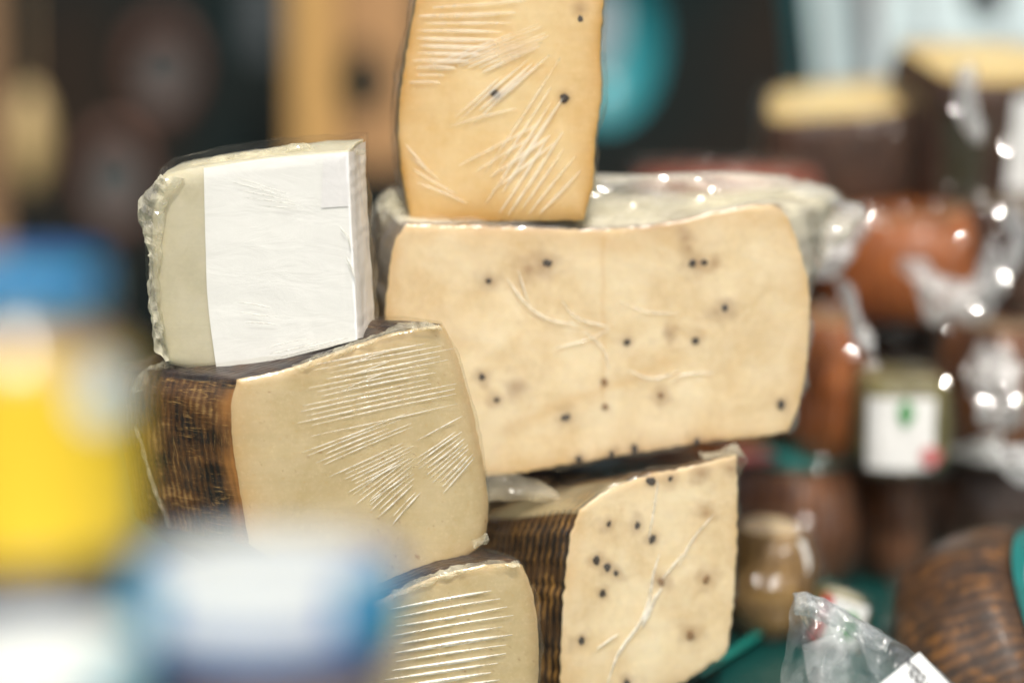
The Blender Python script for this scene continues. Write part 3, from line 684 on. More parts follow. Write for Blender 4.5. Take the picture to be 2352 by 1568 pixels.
# second tier
b1, wb, hb = pile('round_cheese', 'glossy chestnut half-wheel right beside the large peppered block', (1830, 1995, 645, 965), 1.75, 'rind_orange', 'rind_orange', .12, .006, z=zA + .004, seed=5, wamp=.005)
c1, wc, hc = pile('wrapped_cheese', 'piece with olive edges and white front label carrying a small green mark', (1985, 2195, 725, 945), 1.70, 'rind_olive', 'rind_olive', .09, .002, z=T + h2 + .002, shape='sq', seed=6, wrapm='film_pile', wamp=.003)
front_label(c1, wc, .09, .006, hc - .010, -wc * .46, wc * .27, M['paper'])
blob_mark(c1, -.004, -.0515, hc * .70, .006, .009, M['mark_green'])
blob_mark(c1, .014, -.0515, .016, .008, .006, M['label_rose'], seed=5.0)
g1, wg, hg = pile('wrapped_cheese', 'brown piece in sparkling crumpled film at the right edge', (2205, 2420, 660, 985), 1.74, 'rind_brown', 'rind_brown', .11, .008, z=T + h3 + .002, seed=7, wamp=.010, wsc=60)
blob_mark(g1, -.055, -.045, .02, .012, .010, M['mark_red'], seed=7.0)
front_label(g1, wg, .11, .006, .05, -.05, -.005, M['paper'], off=.006, curve=1)
# third tier
zD = max(zA + .004 + hb, T + h2 + hc)
d1, wd, hd = pile('round_cheese', 'shiny orange-brown wheel resting on the chestnut half-wheel', (1935, 2315, 405, 650), 1.80, 'rind_orange', 'rind_orange', .15, .010, z=zD - .006, yaw=12, tilt=(0, -6), seed=8, wamp=.004, wsc=35)
g2, wg2, hg2 = pile('round_cheese', 'dark wheel at the right edge under the yellow-topped piece', (2250, 2470, 400, 650), 1.78, 'rind_dark', 'rind_dark', .12, .006, z=T + h3 + hg + .006, seed=9, wrapm='film_pile', wamp=.004)
# fourth tier
zE = d1.location.z + hd
e1, we, he = pile('cheese_wedge', 'dark brown rind wedge with a yellow cut top, topmost of the brown pile', (1795, 2140, 200, 420), 1.90, 'rind_dark', 'paste_yellow', .15, .004, z=zE + .006, yaw=-8, tilt=(9, -5), shape='sq', seed=10, wrapm='film_pile', wamp=.003, rim=.004)
f1, wf, hf = pile('cheese_wedge', 'pale yellow-topped piece with large white label in the top right corner', (2100, 2480, 60, 405), 1.86, 'rind_dark', 'paste_yellow', .16, .003, z=zE - .002, yaw=10, tilt=(11, 0), shape='sq', seed=11, wamp=.004)
front_label(f1, wf, .16, hf * .30, hf * .93, -wf * .09, wf * .48, M['paper'], off=.006)
front_label(f1, wf, .16, .006, hf * .28, -wf * .1, wf * .48, plain('brown_band', (.12, .05, .03), .4), off=.005, name='rind_shade_band')
front_label(f1, wf, .16, .03, hf * .80, -wf * .47, -wf * .24, plain('shade_band', (.03, .03, .015), .5), off=.0045, name='rind_shade_band')  # dark patch painted for the shading on the left of this piece
# loose film between them, milky white standing in for its highlights
def loose(label, pl, edges, seed, cols=26, rws=16, puff=.03, amp=.012, mat='film_glare', sc_=45):
    a = pl.o; r_ = empty('loose_film_glare', a, label, 'film', 'loose film with whitened highlights in the pile')
    crumple('film_sheet', r_, pl, edges, cols, rws, puff, seed, M[mat], amp, sc_, .012); return r_
loose('crumpled film with painted glare slung below the orange-brown wheel', Plane(2190, 670, 1.70, 0), ([(2070, 590), (2110, 600), (2180, 640), (2240, 620), (2270, 560), (2310, 600)], [(2100, 680), (2140, 740), (2200, 730), (2250, 740), (2290, 700), (2310, 660)]), 3.0, 30, 14, .02, .012)
loose('white film gathered between the large block and the orange-brown wheel', Plane(1920, 560, 1.66, 0), ([(1850, 470), (1900, 465), (1950, 470), (1995, 492)], [(1865, 620), (1900, 650), (1950, 600), (1985, 520)]), 6.0, 24, 16, .02, .010)
loose('strip of glossy film hanging over the chestnut half-wheel', Plane(1960, 760, 1.66, 0), ([(1915, 640), (1935, 700), (1950, 770), (1980, 800)], [(1960, 650), (1975, 720), (2000, 770), (2010, 800)]), 9.0, 20, 8, .012, .008)
loose('upright strip of film with painted highlight between the two yellow-topped pieces', Plane(2230, 240, 1.72, 0), ([(2205, 150), (2190, 210), (2200, 280), (2225, 330)], [(2240, 150), (2250, 210), (2255, 270), (2262, 325)]), 15.0, 18, 9, .01, .010)
loose('scrap of pale film hanging off the right-edge dark wheel', Plane(2320, 560, 1.66, 0), ([(2300, 470), (2315, 540), (2305, 600)], [(2340, 470), (2360, 540), (2345, 610)]), 21.0, 16, 9, .01, .010)
loose('rumpled film lying between the right-edge piece and the tilted wheel', Plane(2310, 1060, 1.62, 0), ([(2265, 1030), (2300, 1010), (2380, 1020)], [(2300, 1080), (2340, 1110), (2390, 1120)]), 24.0, 18, 9, .012, .010)
loose('sparkling film bunched beside the label with the green mark', Plane(2280, 880, 1.68, 0), ([(2225, 800), (2260, 790), (2320, 800)], [(2235, 960), (2280, 985), (2340, 960)]), 12.0, 22, 16, .02, .014)
# red-rind wheel seen over the top of the large block, on a hidden wheel that carries it
zr = zat(415, 1.74)
r1, wr_, hr = pile('round_cheese', 'red-rimmed wheel peeping over the top of the large peppered block', (1480, 1900, 406, 520), 1.78, 'rind_red', 'rind_red', .16, .006, z=zat(520, 1.78), seed=12, wrapm='film_pile', tilt=(-4, 0))
pile('round_cheese', 'plain brown wheel under the red-rimmed wheel behind the large block', (1470, 1850, 540, 900), 1.80, 'rind_brown', 'rind_brown', .17, .006, z=T, h=zat(520, 1.78) - .008, seed=13, wrapm=None)
pile('round_cheese', 'near-black wheel added below the large peppered block to darken the gap under it', (1060, 1640, 1085, 1500), 1.60, 'rind_dark', 'rind_dark', .13, .006, z=T, h=zat(1085, 1.585), seed=18, wrapm=None)  # unseen wheel added so the shaded gap under the block turns black
# small pieces in front of the pile
i1, wi, hi = pile('wrapped_cheese', 'small tan wrapped piece wedged between the propping wedge and the brown wheel', (1690, 1862, 1165, 1410), 1.60, 'rind_pepper', 'paste_pepper', .07, .008, z=T, seed=14, wamp=.006, wsc=50)
blob_mark(i1, wi * .36, -.028, hi * .74, .006, .016, M['paper'], name='painted_highlight')  # white patch painted for a highlight on the wrapping
j1, wj, hj = pile('wrapped_cheese', 'little packet with red, white and green label lying on the teal cover', (1852, 1975, 1262, 1375), 1.585, 'rind_olive', 'paste_pale', .03, .002, z=T + .001, tilt=(0, 18), seed=15, wrapm='film_pile', wamp=.002, shape='sq')
front_label(j1, wj, .03, .002, hj, -wj * .40, wj * .44, M['paper'], off=.0035)
front_label(j1, wj, .03, .002, hj, -wj * .48, -wj * .28, M['mark_red'], off=.0048, name='label_band')
blob_mark(j1, wj * .14, -.0205, hj * .55, .006, .009, M['mark_green'])
def glints(root, pts, d, size=.0040, jit=.045):  # added facets, tilted midway between sun and camera to make glints
    sdir = Vector((math.sin(AZ) * math.cos(EL), math.cos(AZ) * math.cos(EL), math.sin(EL))); V = []; F = []
    for px, py, k in pts:
        c = at(px, py, d); nrm = (sdir + (CAM - c).normalized()).normalized()
        nrm = (nrm + Vector((random.uniform(-jit, jit), random.uniform(-jit, jit), random.uniform(-jit, jit)))).normalized()
        a = nrm.cross(Vector((.3, .2, 1))).normalized(); b = nrm.cross(a); V = []; F = []; q = 0
        for i in range(6):
            th = 2 * math.pi * i / 6 + px; r = size * k * (.7 + .3 * math.sin(i * 2.1 + py)); V.append(c + a * r * math.cos(th) + b * r * math.sin(th))
        V.append(c - nrm * size * .8)
        F.append(tuple(range(q, q + 6)))
        for i in range(6): F.append((q + (i + 1) % 6, q + i, q + 6))
        mesh_obj('glint_facet', V, F, M['glint'], root, smooth=False)
glints(e1, [(2055, 300, 1.0), (2040, 262, .7), (1990, 300, .6)], 1.79); glints(f1, [(2312, 330, 1.1), (2200, 250, .8), (2215, 190, .6)], 1.75)
glints(d1, [(1990, 478, .9), (2010, 512, 1), (2026, 492, 1.1), (2036, 518, .9), (2076, 480, .9), (2250, 450, 1.2), (2262, 480, 1.2), (2150, 470, .8), (2210, 555, .7)], 1.71)
glints(b1, [(1895, 700, 1.2), (1912, 720, 1.1), (1955, 815, 1.0), (1880, 690, .8)], 1.68)
glints(c1, [(2005, 838, 1.5), (1990, 760, .9)], 1.63); glints(g2, [(2303, 645, 1.5), (2290, 480, .7)], 1.70)
glints(g1, [(2265, 835, 1.1), (2300, 790, 1.2), (2322, 802, 1.2), (2262, 925, 1.2), (2290, 950, 1.2), (2300, 930, 1), (2240, 700, .9)], 1.66)
glints(a1, [(1888, 1050, .9), (1880, 1080, .8), (1760, 1120, .5)], 1.67); glints(a2, [(2070, 1080, .7)], 1.69)
glints(d1, [(1960, 520, .6), (2050, 545, .6), (2290, 520, .8), (2180, 430, .6)], 1.71); glints(g1, [(2220, 850, .7), (2320, 880, .8), (2250, 780, .6), (2335, 920, .8)], 1.66); glints(c1, [(2180, 760, .6), (2175, 880, .6)], 1.63); glints(b1, [(1925, 690, .8), (1960, 760, .6)], 1.68)
glints(i1, [(1828, 1215, 1.0)], 1.55)
pile('round_cheese', 'small dark red wheel behind the gap right of the orange-brown wheel', (2260, 2420, 560, 700), 1.98, 'rind_red', 'rind_red', .10, .006, z=zat(700, 1.98), seed=23)
pile('round_cheese', 'dark red-brown wheel standing behind the piece with the green-marked label', (2090, 2330, 690, 1080), 2.02, 'rind_brown', 'rind_brown', .12, .006, z=T, h=zat(698, 1.98) - .004, seed=24)
pile('round_cheese', 'chestnut wheel at the back under the yellow-topped brown wedge', (1790, 1960, 425, 620), 2.05, 'rind_orange', 'rind_brown', .12, .006, z=zat(760, 1.98) + .09, seed=31)
pile('round_cheese', 'dark red-brown wheel at the back right of the chestnut one, half hidden by bright film', (2190, 2400, 640, 860), 1.93, 'rind_orange', 'rind_brown', .10, .006, z=T, h=zat(640, 1.93), seed=32)
pile('round_cheese', 'russet wheel at the back between the orange-brown wheel and the red-rimmed one', (1850, 2080, 560, 760), 1.98, 'rind_orange', 'rind_orange', .12, .006, z=zat(760, 1.98), seed=21)
pile('round_cheese', 'dark brown wheel at the back below the russet one', (1840, 2200, 765, 1130), 1.99, 'rind_brown', 'rind_brown', .13, .006, z=T, h=zat(760, 1.98) - .006, seed=22)
# big tilted wheel, lower right: axis points right and up
kw = empty('round_cheese', at(2292, 1562, 1.60), 'large dark gold-flecked wheel tilted on edge, teal label on its flat side', 'cheese', 'wrapped cheeses piled behind the stack')
kw.rotation_euler = Vector((.76, -.34, .45)).to_track_quat('Z', 'Y').to_euler()
drum(kw, ell(.088, .088), -.036, .054, M['rind_gold'], M['rind_gold'], .010, .012, 16, M['film_pile'], .0012, 14, name=('rind', 'flat_side'))
mw = parent_world(kw)
def disc(z, r0, r1, mat, name, parent, a0=0, a1=360):
    V = []; F = []; n = 48
    for i in range(n + 1):
        a = R(a0 + (a1 - a0) * i / n)
        for r in (r0, r1): V.append(mw @ Vector((r * math.cos(a), r * math.sin(a), z)))
    for i in range(n): F.append((2 * i, 2 * i + 1, 2 * i + 3, 2 * i + 2))
    return mesh_obj(name, V, F, mat, parent)
rl_ = disc(.0575, .004, .084, M['label_teal'], 'round_label', kw)
disc(.0585, .030, .066, M['paper'], 'label_band', rl_); disc(.0595, .040, .056, M['mark_red'], 'label_print', rl_, 0, 330)

# ---- clear bag with white label, front right
bg = empty('plastic_bag', at(1980, 1640, 1.37), 'clear crumpled plastic bag with a white price label at the bottom right', 'bag')
def bag_sheet(name, plane, L, Rr, cols, rws, puff, seed, mat, amp, sc_, parent=None):
    A, B = spline(L, rws), spline(Rr, rws); V = []; F = []
    for j in range(rws):
        for i in range(cols):
            u = i / (cols - 1); p = A[j].lerp(B[j], u); q = plane.hit(p.x, p.y)
            e = math.sin(math.pi * u) ** .7
            V.append(q - plane.b * (puff * e + amp * ridge(Vector((q.x * 2.2, q.y, q.z * .7)), sc_, seed) * (.3 + e)) + plane.e * amp * .5 * nz(q, sc_ * 2, seed))
    for j in range(rws - 1):
        for i in range(cols - 1):
            k = j * cols + i; F.append((k, k + cols, k + cols + 1, k + 1))
    return mesh_obj(name, V, F, mat, parent or bg, smooth=True)
pb = Plane(1980, 1500, 1.385, -8, 12)
Lb = [(1824, 1358), (1812, 1420), (1798, 1500), (1785, 1590), (1770, 1700)]; Rb = [(1880, 1368), (2010, 1440), (2120, 1512), (2215, 1590), (2330, 1700)]
bag_sheet('back_sheet', pb, Lb, Rb, 40, 40, -.02, 2.0, M['bag'], .005, 40)
bag_sheet('front_sheet', pb, [(1830, 1362), (1835, 1420), (1900, 1500), (1960, 1590), (2000, 1700)], Rb, 46, 46, .015, 4.0, M['bag'], .007, 45)
crumple('folded_lip', bg, Plane(1920, 1400, 1.375, -8, 12), ([(1822, 1358), (1870, 1366), (1930, 1395), (1990, 1430), (2050, 1470)], [(1826, 1410), (1870, 1418), (1920, 1440), (1975, 1470), (2030, 1500)]), 30, 9, .004, 9.0, M['bag_fold'], .003, 90, .004)
def quadpx(name, plane, c, mat, parent, off=0, amp=.0008, n=14):
    V = []; F = []
    for j in range(n):
        for i in range(n):
            u, v = i / (n - 1), j / (n - 1)
            x = (c[0][0] * (1 - u) + c[1][0] * u) * (1 - v) + (c[3][0] * (1 - u) + c[2][0] * u) * v
            y = (c[0][1] * (1 - u) + c[1][1] * u) * (1 - v) + (c[3][1] * (1 - u) + c[2][1] * u) * v
            q = plane.hit(x, y, off); V.append(q - plane.b * amp * math.sin(u * 5 + v))
    for j in range(n - 1):
        for i in range(n - 1):
            k = j * n + i; F.append((k, k + n, k + n + 1, k + 1))
    return mesh_obj(name, V, F, mat, parent)
quadpx('tape_strip', pb, [(1843, 1480), (1935, 1448), (1985, 1620), (1868, 1640)], M['bag_fold'], bg, .024, .004)
bl = quadpx('paper_label', pb, [(2000, 1585), (2112, 1497), (2210, 1600), (2110, 1700)], M['paper'], bg, .028)
pts = [(2088, 1518), (2100, 1530), (2094, 1545), (2110, 1540), (2106, 1558), (2122, 1552), (2116, 1570), (2130, 1572)]
for i, (x, y) in enumerate(pts):
    pass
V = []; F = []
for i, (x, y) in enumerate(pts):
    a = -.6 + .9 * random.random(); l = 6 + 4 * random.random()
    for q in range(2):
        a += .9; dx, dy = math.cos(a) * l, math.sin(a) * l; nx_, ny_ = -math.sin(a) * 1.6, math.cos(a) * 1.6
        k = len(V); V += [pb.hit(x - dx + nx_, y - dy + ny_, .0298), pb.hit(x + dx + nx_, y + dy + ny_, .0298), pb.hit(x + dx - nx_, y + dy - ny_, .0298), pb.hit(x - dx - nx_, y - dy - ny_, .0298)]
        F.append((k, k + 1, k + 2, k + 3))
mesh_obj('smudged_writing', V, F, M['black_ink'], bl)

# ================================================================== FOREGROUND JARS (out of focus)
def lathe(name, prof, mat, root, n=56, seg=None, mats=None, mfun=None):
    mw = parent_world(root); V = []; F = []; mi = []
    for (r, z) in prof:
        for i in range(n):
            a = 2 * math.pi * i / n; V.append(mw @ Vector((r * math.cos(a), r * math.sin(a), z)))
    for j in range(len(prof) - 1):
        for i in range(n):
            a, b = j * n + i, j * n + (i + 1) % n; F.append((a, b, b + n, a + n)); mi.append(mfun(i / n * 360, j) if mfun else 0)
    return mesh_obj(name, V, F, mats or mat, root, midx=mi)
M['glass'] = film('jar_glass', .0, .22, .02, (5, 5, 5), tint=(.97, .98, .97), gloss=1.3)
M['lid_blue'] = plain('blue_lid', (.055, .19, .48), .3, .4, .1); M['lid_white'] = plain('white_lid', (.82, .87, .84), .3, .3, .04)
M['lid_navy'] = plain('navy_lid', (.012, .05, .16), .35, .3, .1); M['lid_deep'] = plain('deep_blue_lid', (.04, .16, .45), .3, .4, .1); M['lid_cyan'] = plain('cyan_print', (.06, .42, .55), .35, .3, .1)
M['tan_fill'] = plain('tan_preserve', (.50, .34, .15), .5, var=.1); M['yellow_label'] = plain('yellow_label', (.74, .52, .03), .45, var=.05)
M['paleblue'] = plain('pale_blue_badge', (.62, .78, .86), .4, var=.04)
def jar(name, label, c, Rb_, H_, lidR, lidH, fill, lid, group='jars in front of the cheeses', yl=None):
    root = empty(name, c, label, 'jar', group)
    b = H_ - lidH
    lathe('glass_body', [(0, 0), (Rb_ * .9, 0), (Rb_, .006), (Rb_, b * .80), (Rb_ * .96, b * .86), (lidR * .92, b * .95), (lidR * .92, b + .004)], M['glass'], root)
    lathe('contents', [(0, .003), (Rb_ * .86, .003), (Rb_ * .95, .008), (Rb_ * .95, b * .79), (lidR * .84, b * .93), (0, b * .93)], fill, root)
    lathe('lid', [(lidR * .97, b), (lidR, b + .001), (lidR, H_ - .003), (lidR * .95, H_), (lidR * .90, H_ - .0012), (0, H_ - .0012)], lid, root)
    if yl: lathe('paper_label', [(Rb_ + .0012, yl[0]), (Rb_ + .0012, yl[1])], yl[2], root)
    return root
pxs = .90 * K * W / W
dA = .86; s = K * dA
topA = at(50, 600, dA)
HA = (1310 - 590) * s
jA = jar('preserve_jar', 'jar with yellow label and bright blue lid, topmost of the stacked jars at left', (topA.x, topA.y, topA.z - HA), 245 * s, HA, 190 * s, 105 * s, M['tan_fill'], M['lid_blue'], yl=(70 * s, 505 * s, M['yellow_label']))
lathe('lid_print', [(191.5 * s, HA - 62 * s), (191.5 * s, HA - 22 * s)], M['lid_cyan'], jA)
# pale badge on its right front
mw = parent_world(jA); V = []; F = []
for j in range(9):
    for i in range(9):
        x, z = -1 + i / 4, -1 + j / 4; k = math.sqrt(max(1e-6, max(x * x, z * z) / max(1e-6, x * x + z * z))); x, z = x * k, z * k
        a = R(-38) + x * .30; V.append(mw @ Vector(((245 * s + .003) * math.cos(a), (245 * s + .003) * math.sin(a), 440 * s + z * 66 * s)))
for j in range(8):
    for i in range(8):
        k = j * 9 + i; F.append((k, k + 1, k + 10, k + 9))
mesh_obj('round_badge', V, F, M['paleblue'], jA)
LED = zat(1330, .86) - .135     # top of the ledge the jars stand on
jar('preserve_jar', 'tan jar with navy lid carrying the yellow-labelled jar', (topA.x, topA.y, LED), 245 * s, topA.z - HA - LED - .001, 200 * s, 90 * s, M['tan_fill'], M['lid_navy'])
dB = .86; s = K * dB; tB = at(605, 1285, dB)
jB = jar('preserve_jar', 'wide jar with a big white and blue lid, nearest the lower-left cheeses', (tB.x, tB.y, LED), 270 * s, tB.z - LED, 322 * s, 205 * s, M['tan_fill'], M['lid_deep'], yl=(.045, .094, M['lid_navy']))  # navy label band paints the shadow gap below the lid
HB = tB.z - LED
mw = parent_world(jB)
V = [mw @ Vector((0, 0, HB + .0006))]; F = []
for i in range(48): V.append(mw @ Vector((262 * s * math.cos(2 * math.pi * i / 48), 262 * s * math.sin(2 * math.pi * i / 48), HB + .0006)))
for i in range(48): F.append((0, 1 + i, 1 + (i + 1) % 48))
lp = [o for o in jB.children if o.name.startswith('lid')][0]
mesh_obj('lid_sticker', V, F, M['lid_white'], lp)
def arc_patch(root, parent, r, z0, z1, a0, a1, mat, name):
    mw = parent_world(root); V = []; F = []
    for i in range(25):
        a = R(a0 + (a1 - a0) * i / 24)
        for z in (z0, z1): V.append(mw @ Vector((r * math.cos(a), r * math.sin(a), z)))
    for i in range(24): F.append((2 * i, 2 * i + 2, 2 * i + 3, 2 * i + 1))
    return mesh_obj(name, V, F, mat, parent)
arc_patch(jB, lp, 322 * s + .0008, HB - 104 * s, HB - 4 * s, -124, -57, M['lid_white'], 'lid_sticker')
arc_patch(jB, lp, 322 * s + .0008, HB - 108 * s, HB - 6 * s, -178, -129, M['lid_cyan'], 'lid_print')
arc_patch(jB, lp, 322 * s + .0008, HB - 100 * s, HB - 10 * s, -50, -12, M['lid_cyan'], 'lid_print')
dC = .80; s = K * dC; tC = at(90, 1472, dC)
jC = jar('preserve_jar', 'jar with a plain white lid in the bottom left corner', (tC.x, tC.y, LED), 225 * s, tC.z - LED, 240 * s, 150 * s, M['tan_fill'], M['lid_white'])
arc_patch(jC, [o for o in jC.children if o.name.startswith('lid')][0], 240 * s + .0008, tC.z - LED - 140 * s, tC.z - LED - 6 * s, -50, 20, M['lid_cyan'], 'lid_print')
# ledge
def box(name, c, sz, mat, parent=None, rot=0, bevel=.002):
    V = []; F = []
    for dz in (-1, 1):
        for dx, dy in ((-1, -1), (1, -1), (1, 1), (-1, 1)):
            x, y = dx * sz[0] / 2, dy * sz[1] / 2
            V.append(Vector((c[0] + x * math.cos(rot) - y * math.sin(rot), c[1] + x * math.sin(rot) + y * math.cos(rot), c[2] + dz * sz[2] / 2)))
    F = [(3, 2, 1, 0), (4, 5, 6, 7), (0, 1, 5, 4), (1, 2, 6, 5), (2, 3, 7, 6), (3, 0, 4, 7)]
    o = mesh_obj(name, V, F, mat, parent, smooth=False)
    md = o.modifiers.new('bevel', 'BEVEL'); md.width = bevel; md.segments = 2
    return o
M['wood'] = plain('plain_wood', (.30, .19, .09), .6, var=.3)
tag(box('wooden_ledge', (-.05, .84, LED / 2 - .0005), (.62, .26, LED - .001), M['wood']), 'plain wooden ledge the blurred jars stand on', 'ledge')

# ================================================================== SETTING
nt = NT('teal_cover'); v = nt.coord()
principled(nt, nt.mix(nt.noise(v, 12, 4), (.004, .045, .042), (.008, .085, .075)), .32, nt.bump(nt.noise(v, 22, 4, .6, 1.2), .5, .004), coat=.1); M['cover'] = nt.m
V = []; F = []; n = 120
for j in range(n + 1):
    for i in range(n + 1):
        x, y = -1.1 + 2.4 * i / n, .65 + 1.9 * j / n
        f = .004 * max(0, ridge((x * 1.0, y * 1.0, 0), 9, 2.0) - .75)
        V.append((x, y, -.004 + f))
for j in range(n):
    for i in range(n):
        k = j * (n + 1) + i; F.append((k, k + 1, k + n + 2, k + n + 1))
tag(mesh_obj('table_cover', V, F, M['cover']), kind='structure')
# folds of the cover, their lit ridges painted in a lighter teal
M['cover_fold_lit'] = plain('teal_cover_fold_lit', (.01, .22, .18), .35, var=.1)
def rope(name, pts, r, mat, parent=None, flat=.5):
    V = []; F = []; n = 10
    for i, p in enumerate(pts):
        t = (pts[min(i + 1, len(pts) - 1)] - pts[max(i - 1, 0)]).normalized(); a = t.cross(Vector((0, 0, 1))).normalized(); b = a.cross(t)
        for k in range(n):
            th = 2 * math.pi * k / n; V.append(p + a * r * math.cos(th) + b * r * flat * math.sin(th))
    for i in range(len(pts) - 1):
        for k in range(n):
            q = i * n + k; q2 = i * n + (k + 1) % n; F.append((q, q2, q2 + n, q + n))
    return mesh_obj(name, V, F, mat, parent)
def gz(px, py, z=0.0):
    r = ray(px, py); return CAM + r * ((z - CAM.z) / r.z)
tag(rope('lit_cover_fold', [gz(1600 + 34 * i, 1553 - 23.5 * i, .004) for i in range(10)], .0035, M['cover_fold_lit']), 'fold of the dark teal cover with its lit ridge painted bright, beside the propping wedge', 'strip')
tag(rope('lit_cover_fold', [gz(1985 + 20 * i, 1300 - 22 * i, .006) for i in range(7)], .006, M['cover_fold_lit']), 'broad cover fold with its lit ridge painted bright, behind the big tilted wheel', 'strip')
# back wall
nt = NT('dark_wall'); v = nt.coord()
n_ = nt.noise(v, 2.2, 3, .5)
principled(nt, spec=.08, color=nt.ramp(n_, [(.35, (.005, .015, .016)), (.50, (.015, .015, .013)), (.64, (.034, .019, .011))]), rough=.8); M['wall'] = nt.m
box('back_wall', (0, 3.45, .4), (5, .08, 3.2), M['wall'])['kind'] = 'structure'
box('ground', (0, 2.0, -.95), (6, 6, .1), plain('grey_paving', (.18, .17, .16), .8))['kind'] = 'structure'
M['gold_wood'] = plain('golden_wood', (.50, .29, .09), .5, var=.15, scale=8); M['tan_wood'] = plain('tan_board', (.40, .22, .09), .6, var=.2, scale=8)
def far_box(name, label, cat, x0, x1, y0, y1, d, mat, th=.03, group=None):
    a, b = at(x0, y1, d), at(x1, y0, d)
    o = box(name, ((a.x + b.x) / 2, (a.y + b.y) / 2 + th / 2, (a.z + b.z) / 2), (abs(b.x - a.x), th, abs(b.z - a.z)), mat, bevel=.006)
    return tag(o, label, cat, group)
far_box('wooden_plank', 'golden upright plank left of the golden wedge, in front of the dark wall', 'plank', 668, 772, -300, 760, 2.95, M['gold_wood'])
# tan board with a real oval opening
def holed(name, label, x0, x1, y0, y1, hx, hy, rx, ry, d, mat, th=.03):
    V = []; F = []; n = 40; N_ = n
    ring0 = [(hx + rx * math.cos(2 * math.pi * i / n), hy + ry * math.sin(2 * math.pi * i / n)) for i in range(n)]
    ring1 = []
    for i in range(n):
        a = 2 * math.pi * i / n; c, s_ = math.cos(a), math.sin(a)
        tx = ((x1 - hx) if c > 0 else (x0 - hx)) / c if abs(c) > 1e-6 else 1e9; ty = ((y1 - hy) if s_ > 0 else (y0 - hy)) / s_ if abs(s_) > 1e-6 else 1e9
        t = min(abs(tx), abs(ty)); ring1.append((hx + c * t, hy + s_ * t))
    a0 = at(hx, hy, d).y
    for ring, dy in ((ring0, th), (ring0, 0), (ring1, 0), (ring1, th)):
        for x, y in ring:
            r = ray(x, y); p = CAM + r * ((a0 - CAM.y) / r.y); V.append(p + Vector((0, dy, 0)))
    for b in range(3):
        for i in range(n): F.append((b * n + i, b * n + (i + 1) % n, (b + 1) * n + (i + 1) % n, (b + 1) * n + i))
    return tag(mesh_obj(name, V, F, mat, smooth=False), label, 'board')
holed('wooden_board', 'tan board with a dark oval opening, directly left of the golden wedge', 776, 960, -300, 380, 832, 190, 58, 84, 3.0, M['tan_wood'])
far_box('wooden_post', 'tan post at the left edge of the background', 'post', -120, 2, -300, 900, 2.9, plain('tan_post', (.26, .15, .07), .6))
def blob(name, label, cat, cx, cy, rx, ry, d, mat, group=None, hook=True):
    c = at(cx, cy, d); s_ = K * d; V = []; F = []; nu, nv = 24, 16
    root = empty(name, c, label, cat, group)
    for j in range(nv):
        ph = math.pi * j / (nv - 1)
        for i in range(nu):
            th = 2 * math.pi * i / nu; k = 1 + .06 * math.cos(ph) - .25 * max(0, math.cos(ph)) ** 3
            V.append(c + Vector((math.sin(ph) * math.cos(th) * rx * s_ * k, math.sin(ph) * math.sin(th) * rx * s_ * k, math.cos(ph) * ry * s_)))
    for j in range(nv - 1):
        for i in range(nu): F.append((j * nu + i, j * nu + (i + 1) % nu, (j + 1) * nu + (i + 1) % nu, (j + 1) * nu + i))
    mesh_obj('body', V, F, mat, root)
    rope_pts = [c + Vector((0, 0, ry * s_ * .98 + .02 * i)) for i in range(20)]
    V2 = []; 
    mesh = rope('string', [p + Vector((0.0004 * i, 0, 0)) for i, p in enumerate(rope_pts)], .0025, M['wood'], root, 1.0)
    return root
blob('hanging_cheese', 'cream oval cheese hanging at the far left of the background', 'cheese', 72, 320, 44, 120, 2.85, plain('cream_skin', (.50, .36, .16), .5, var=.1))
def ringo(label, cx, cy, rx, ry, tube, d, mat, mat2, name='hanging_ring'):
    c = at(cx, cy, d); s_ = K * d; root = empty(name, c, label, 'ring', 'rings hanging before the dark wall'); V = []; F = []; nu, nv = 36, 12
    for i in range(nu):
        a = 2 * math.pi * i / nu
        for j in range(nv):
            b = 2 * math.pi * j / nv; rr = 1 + tube / rx * math.cos(b) * (1 + .15 * math.sin(3 * a))
            V.append(c + Vector((math.cos(a) * rx * s_ * rr, math.sin(b) * tube * s_, math.sin(a) * ry * s_ * rr)))
    for i in range(nu):
        for j in range(nv): F.append((i * nv + j, ((i + 1) % nu) * nv + j, ((i + 1) % nu) * nv + (j + 1) % nv, i * nv + (j + 1) % nv))
    mesh_obj('ring_body', V, F, mat, root)
    V = [c + Vector((0, .01, 0))]
    for i in range(nu):
        a = 2 * math.pi * i / nu; V.append(c + Vector((math.cos(a) * rx * s_ * .95, .012, math.sin(a) * ry * s_ * .95)))
    for dz in (0,):
        pass
    mesh_obj('dark_centre', V, [(0, 1 + i, 1 + (i + 1) % nu) for i in range(nu)], mat2, root)
    return root
gm = plain('grey_centre', (.06, .075, .075), .6); bm = plain('rosy_brown_ring', (.11, .052, .035), .6); bm2 = plain('rust_ring', (.085, .034, .02), .6)
ringo('rosy brown ring with grey centre, lower of two hanging by the white labelled piece', 265, 410, 70, 106, 15, 3.0, bm, gm)
ringo('dark rust ring, upper of the two hanging before the dark wall', 375, 160, 72, 96, 18, 3.1, bm2, gm)
far_box('blue_panel', 'dim grey-blue panel behind the upper rust ring', 'panel', 560, 645, -60, 130, 3.2, plain('dim_panel', (.05, .06, .065), .7))
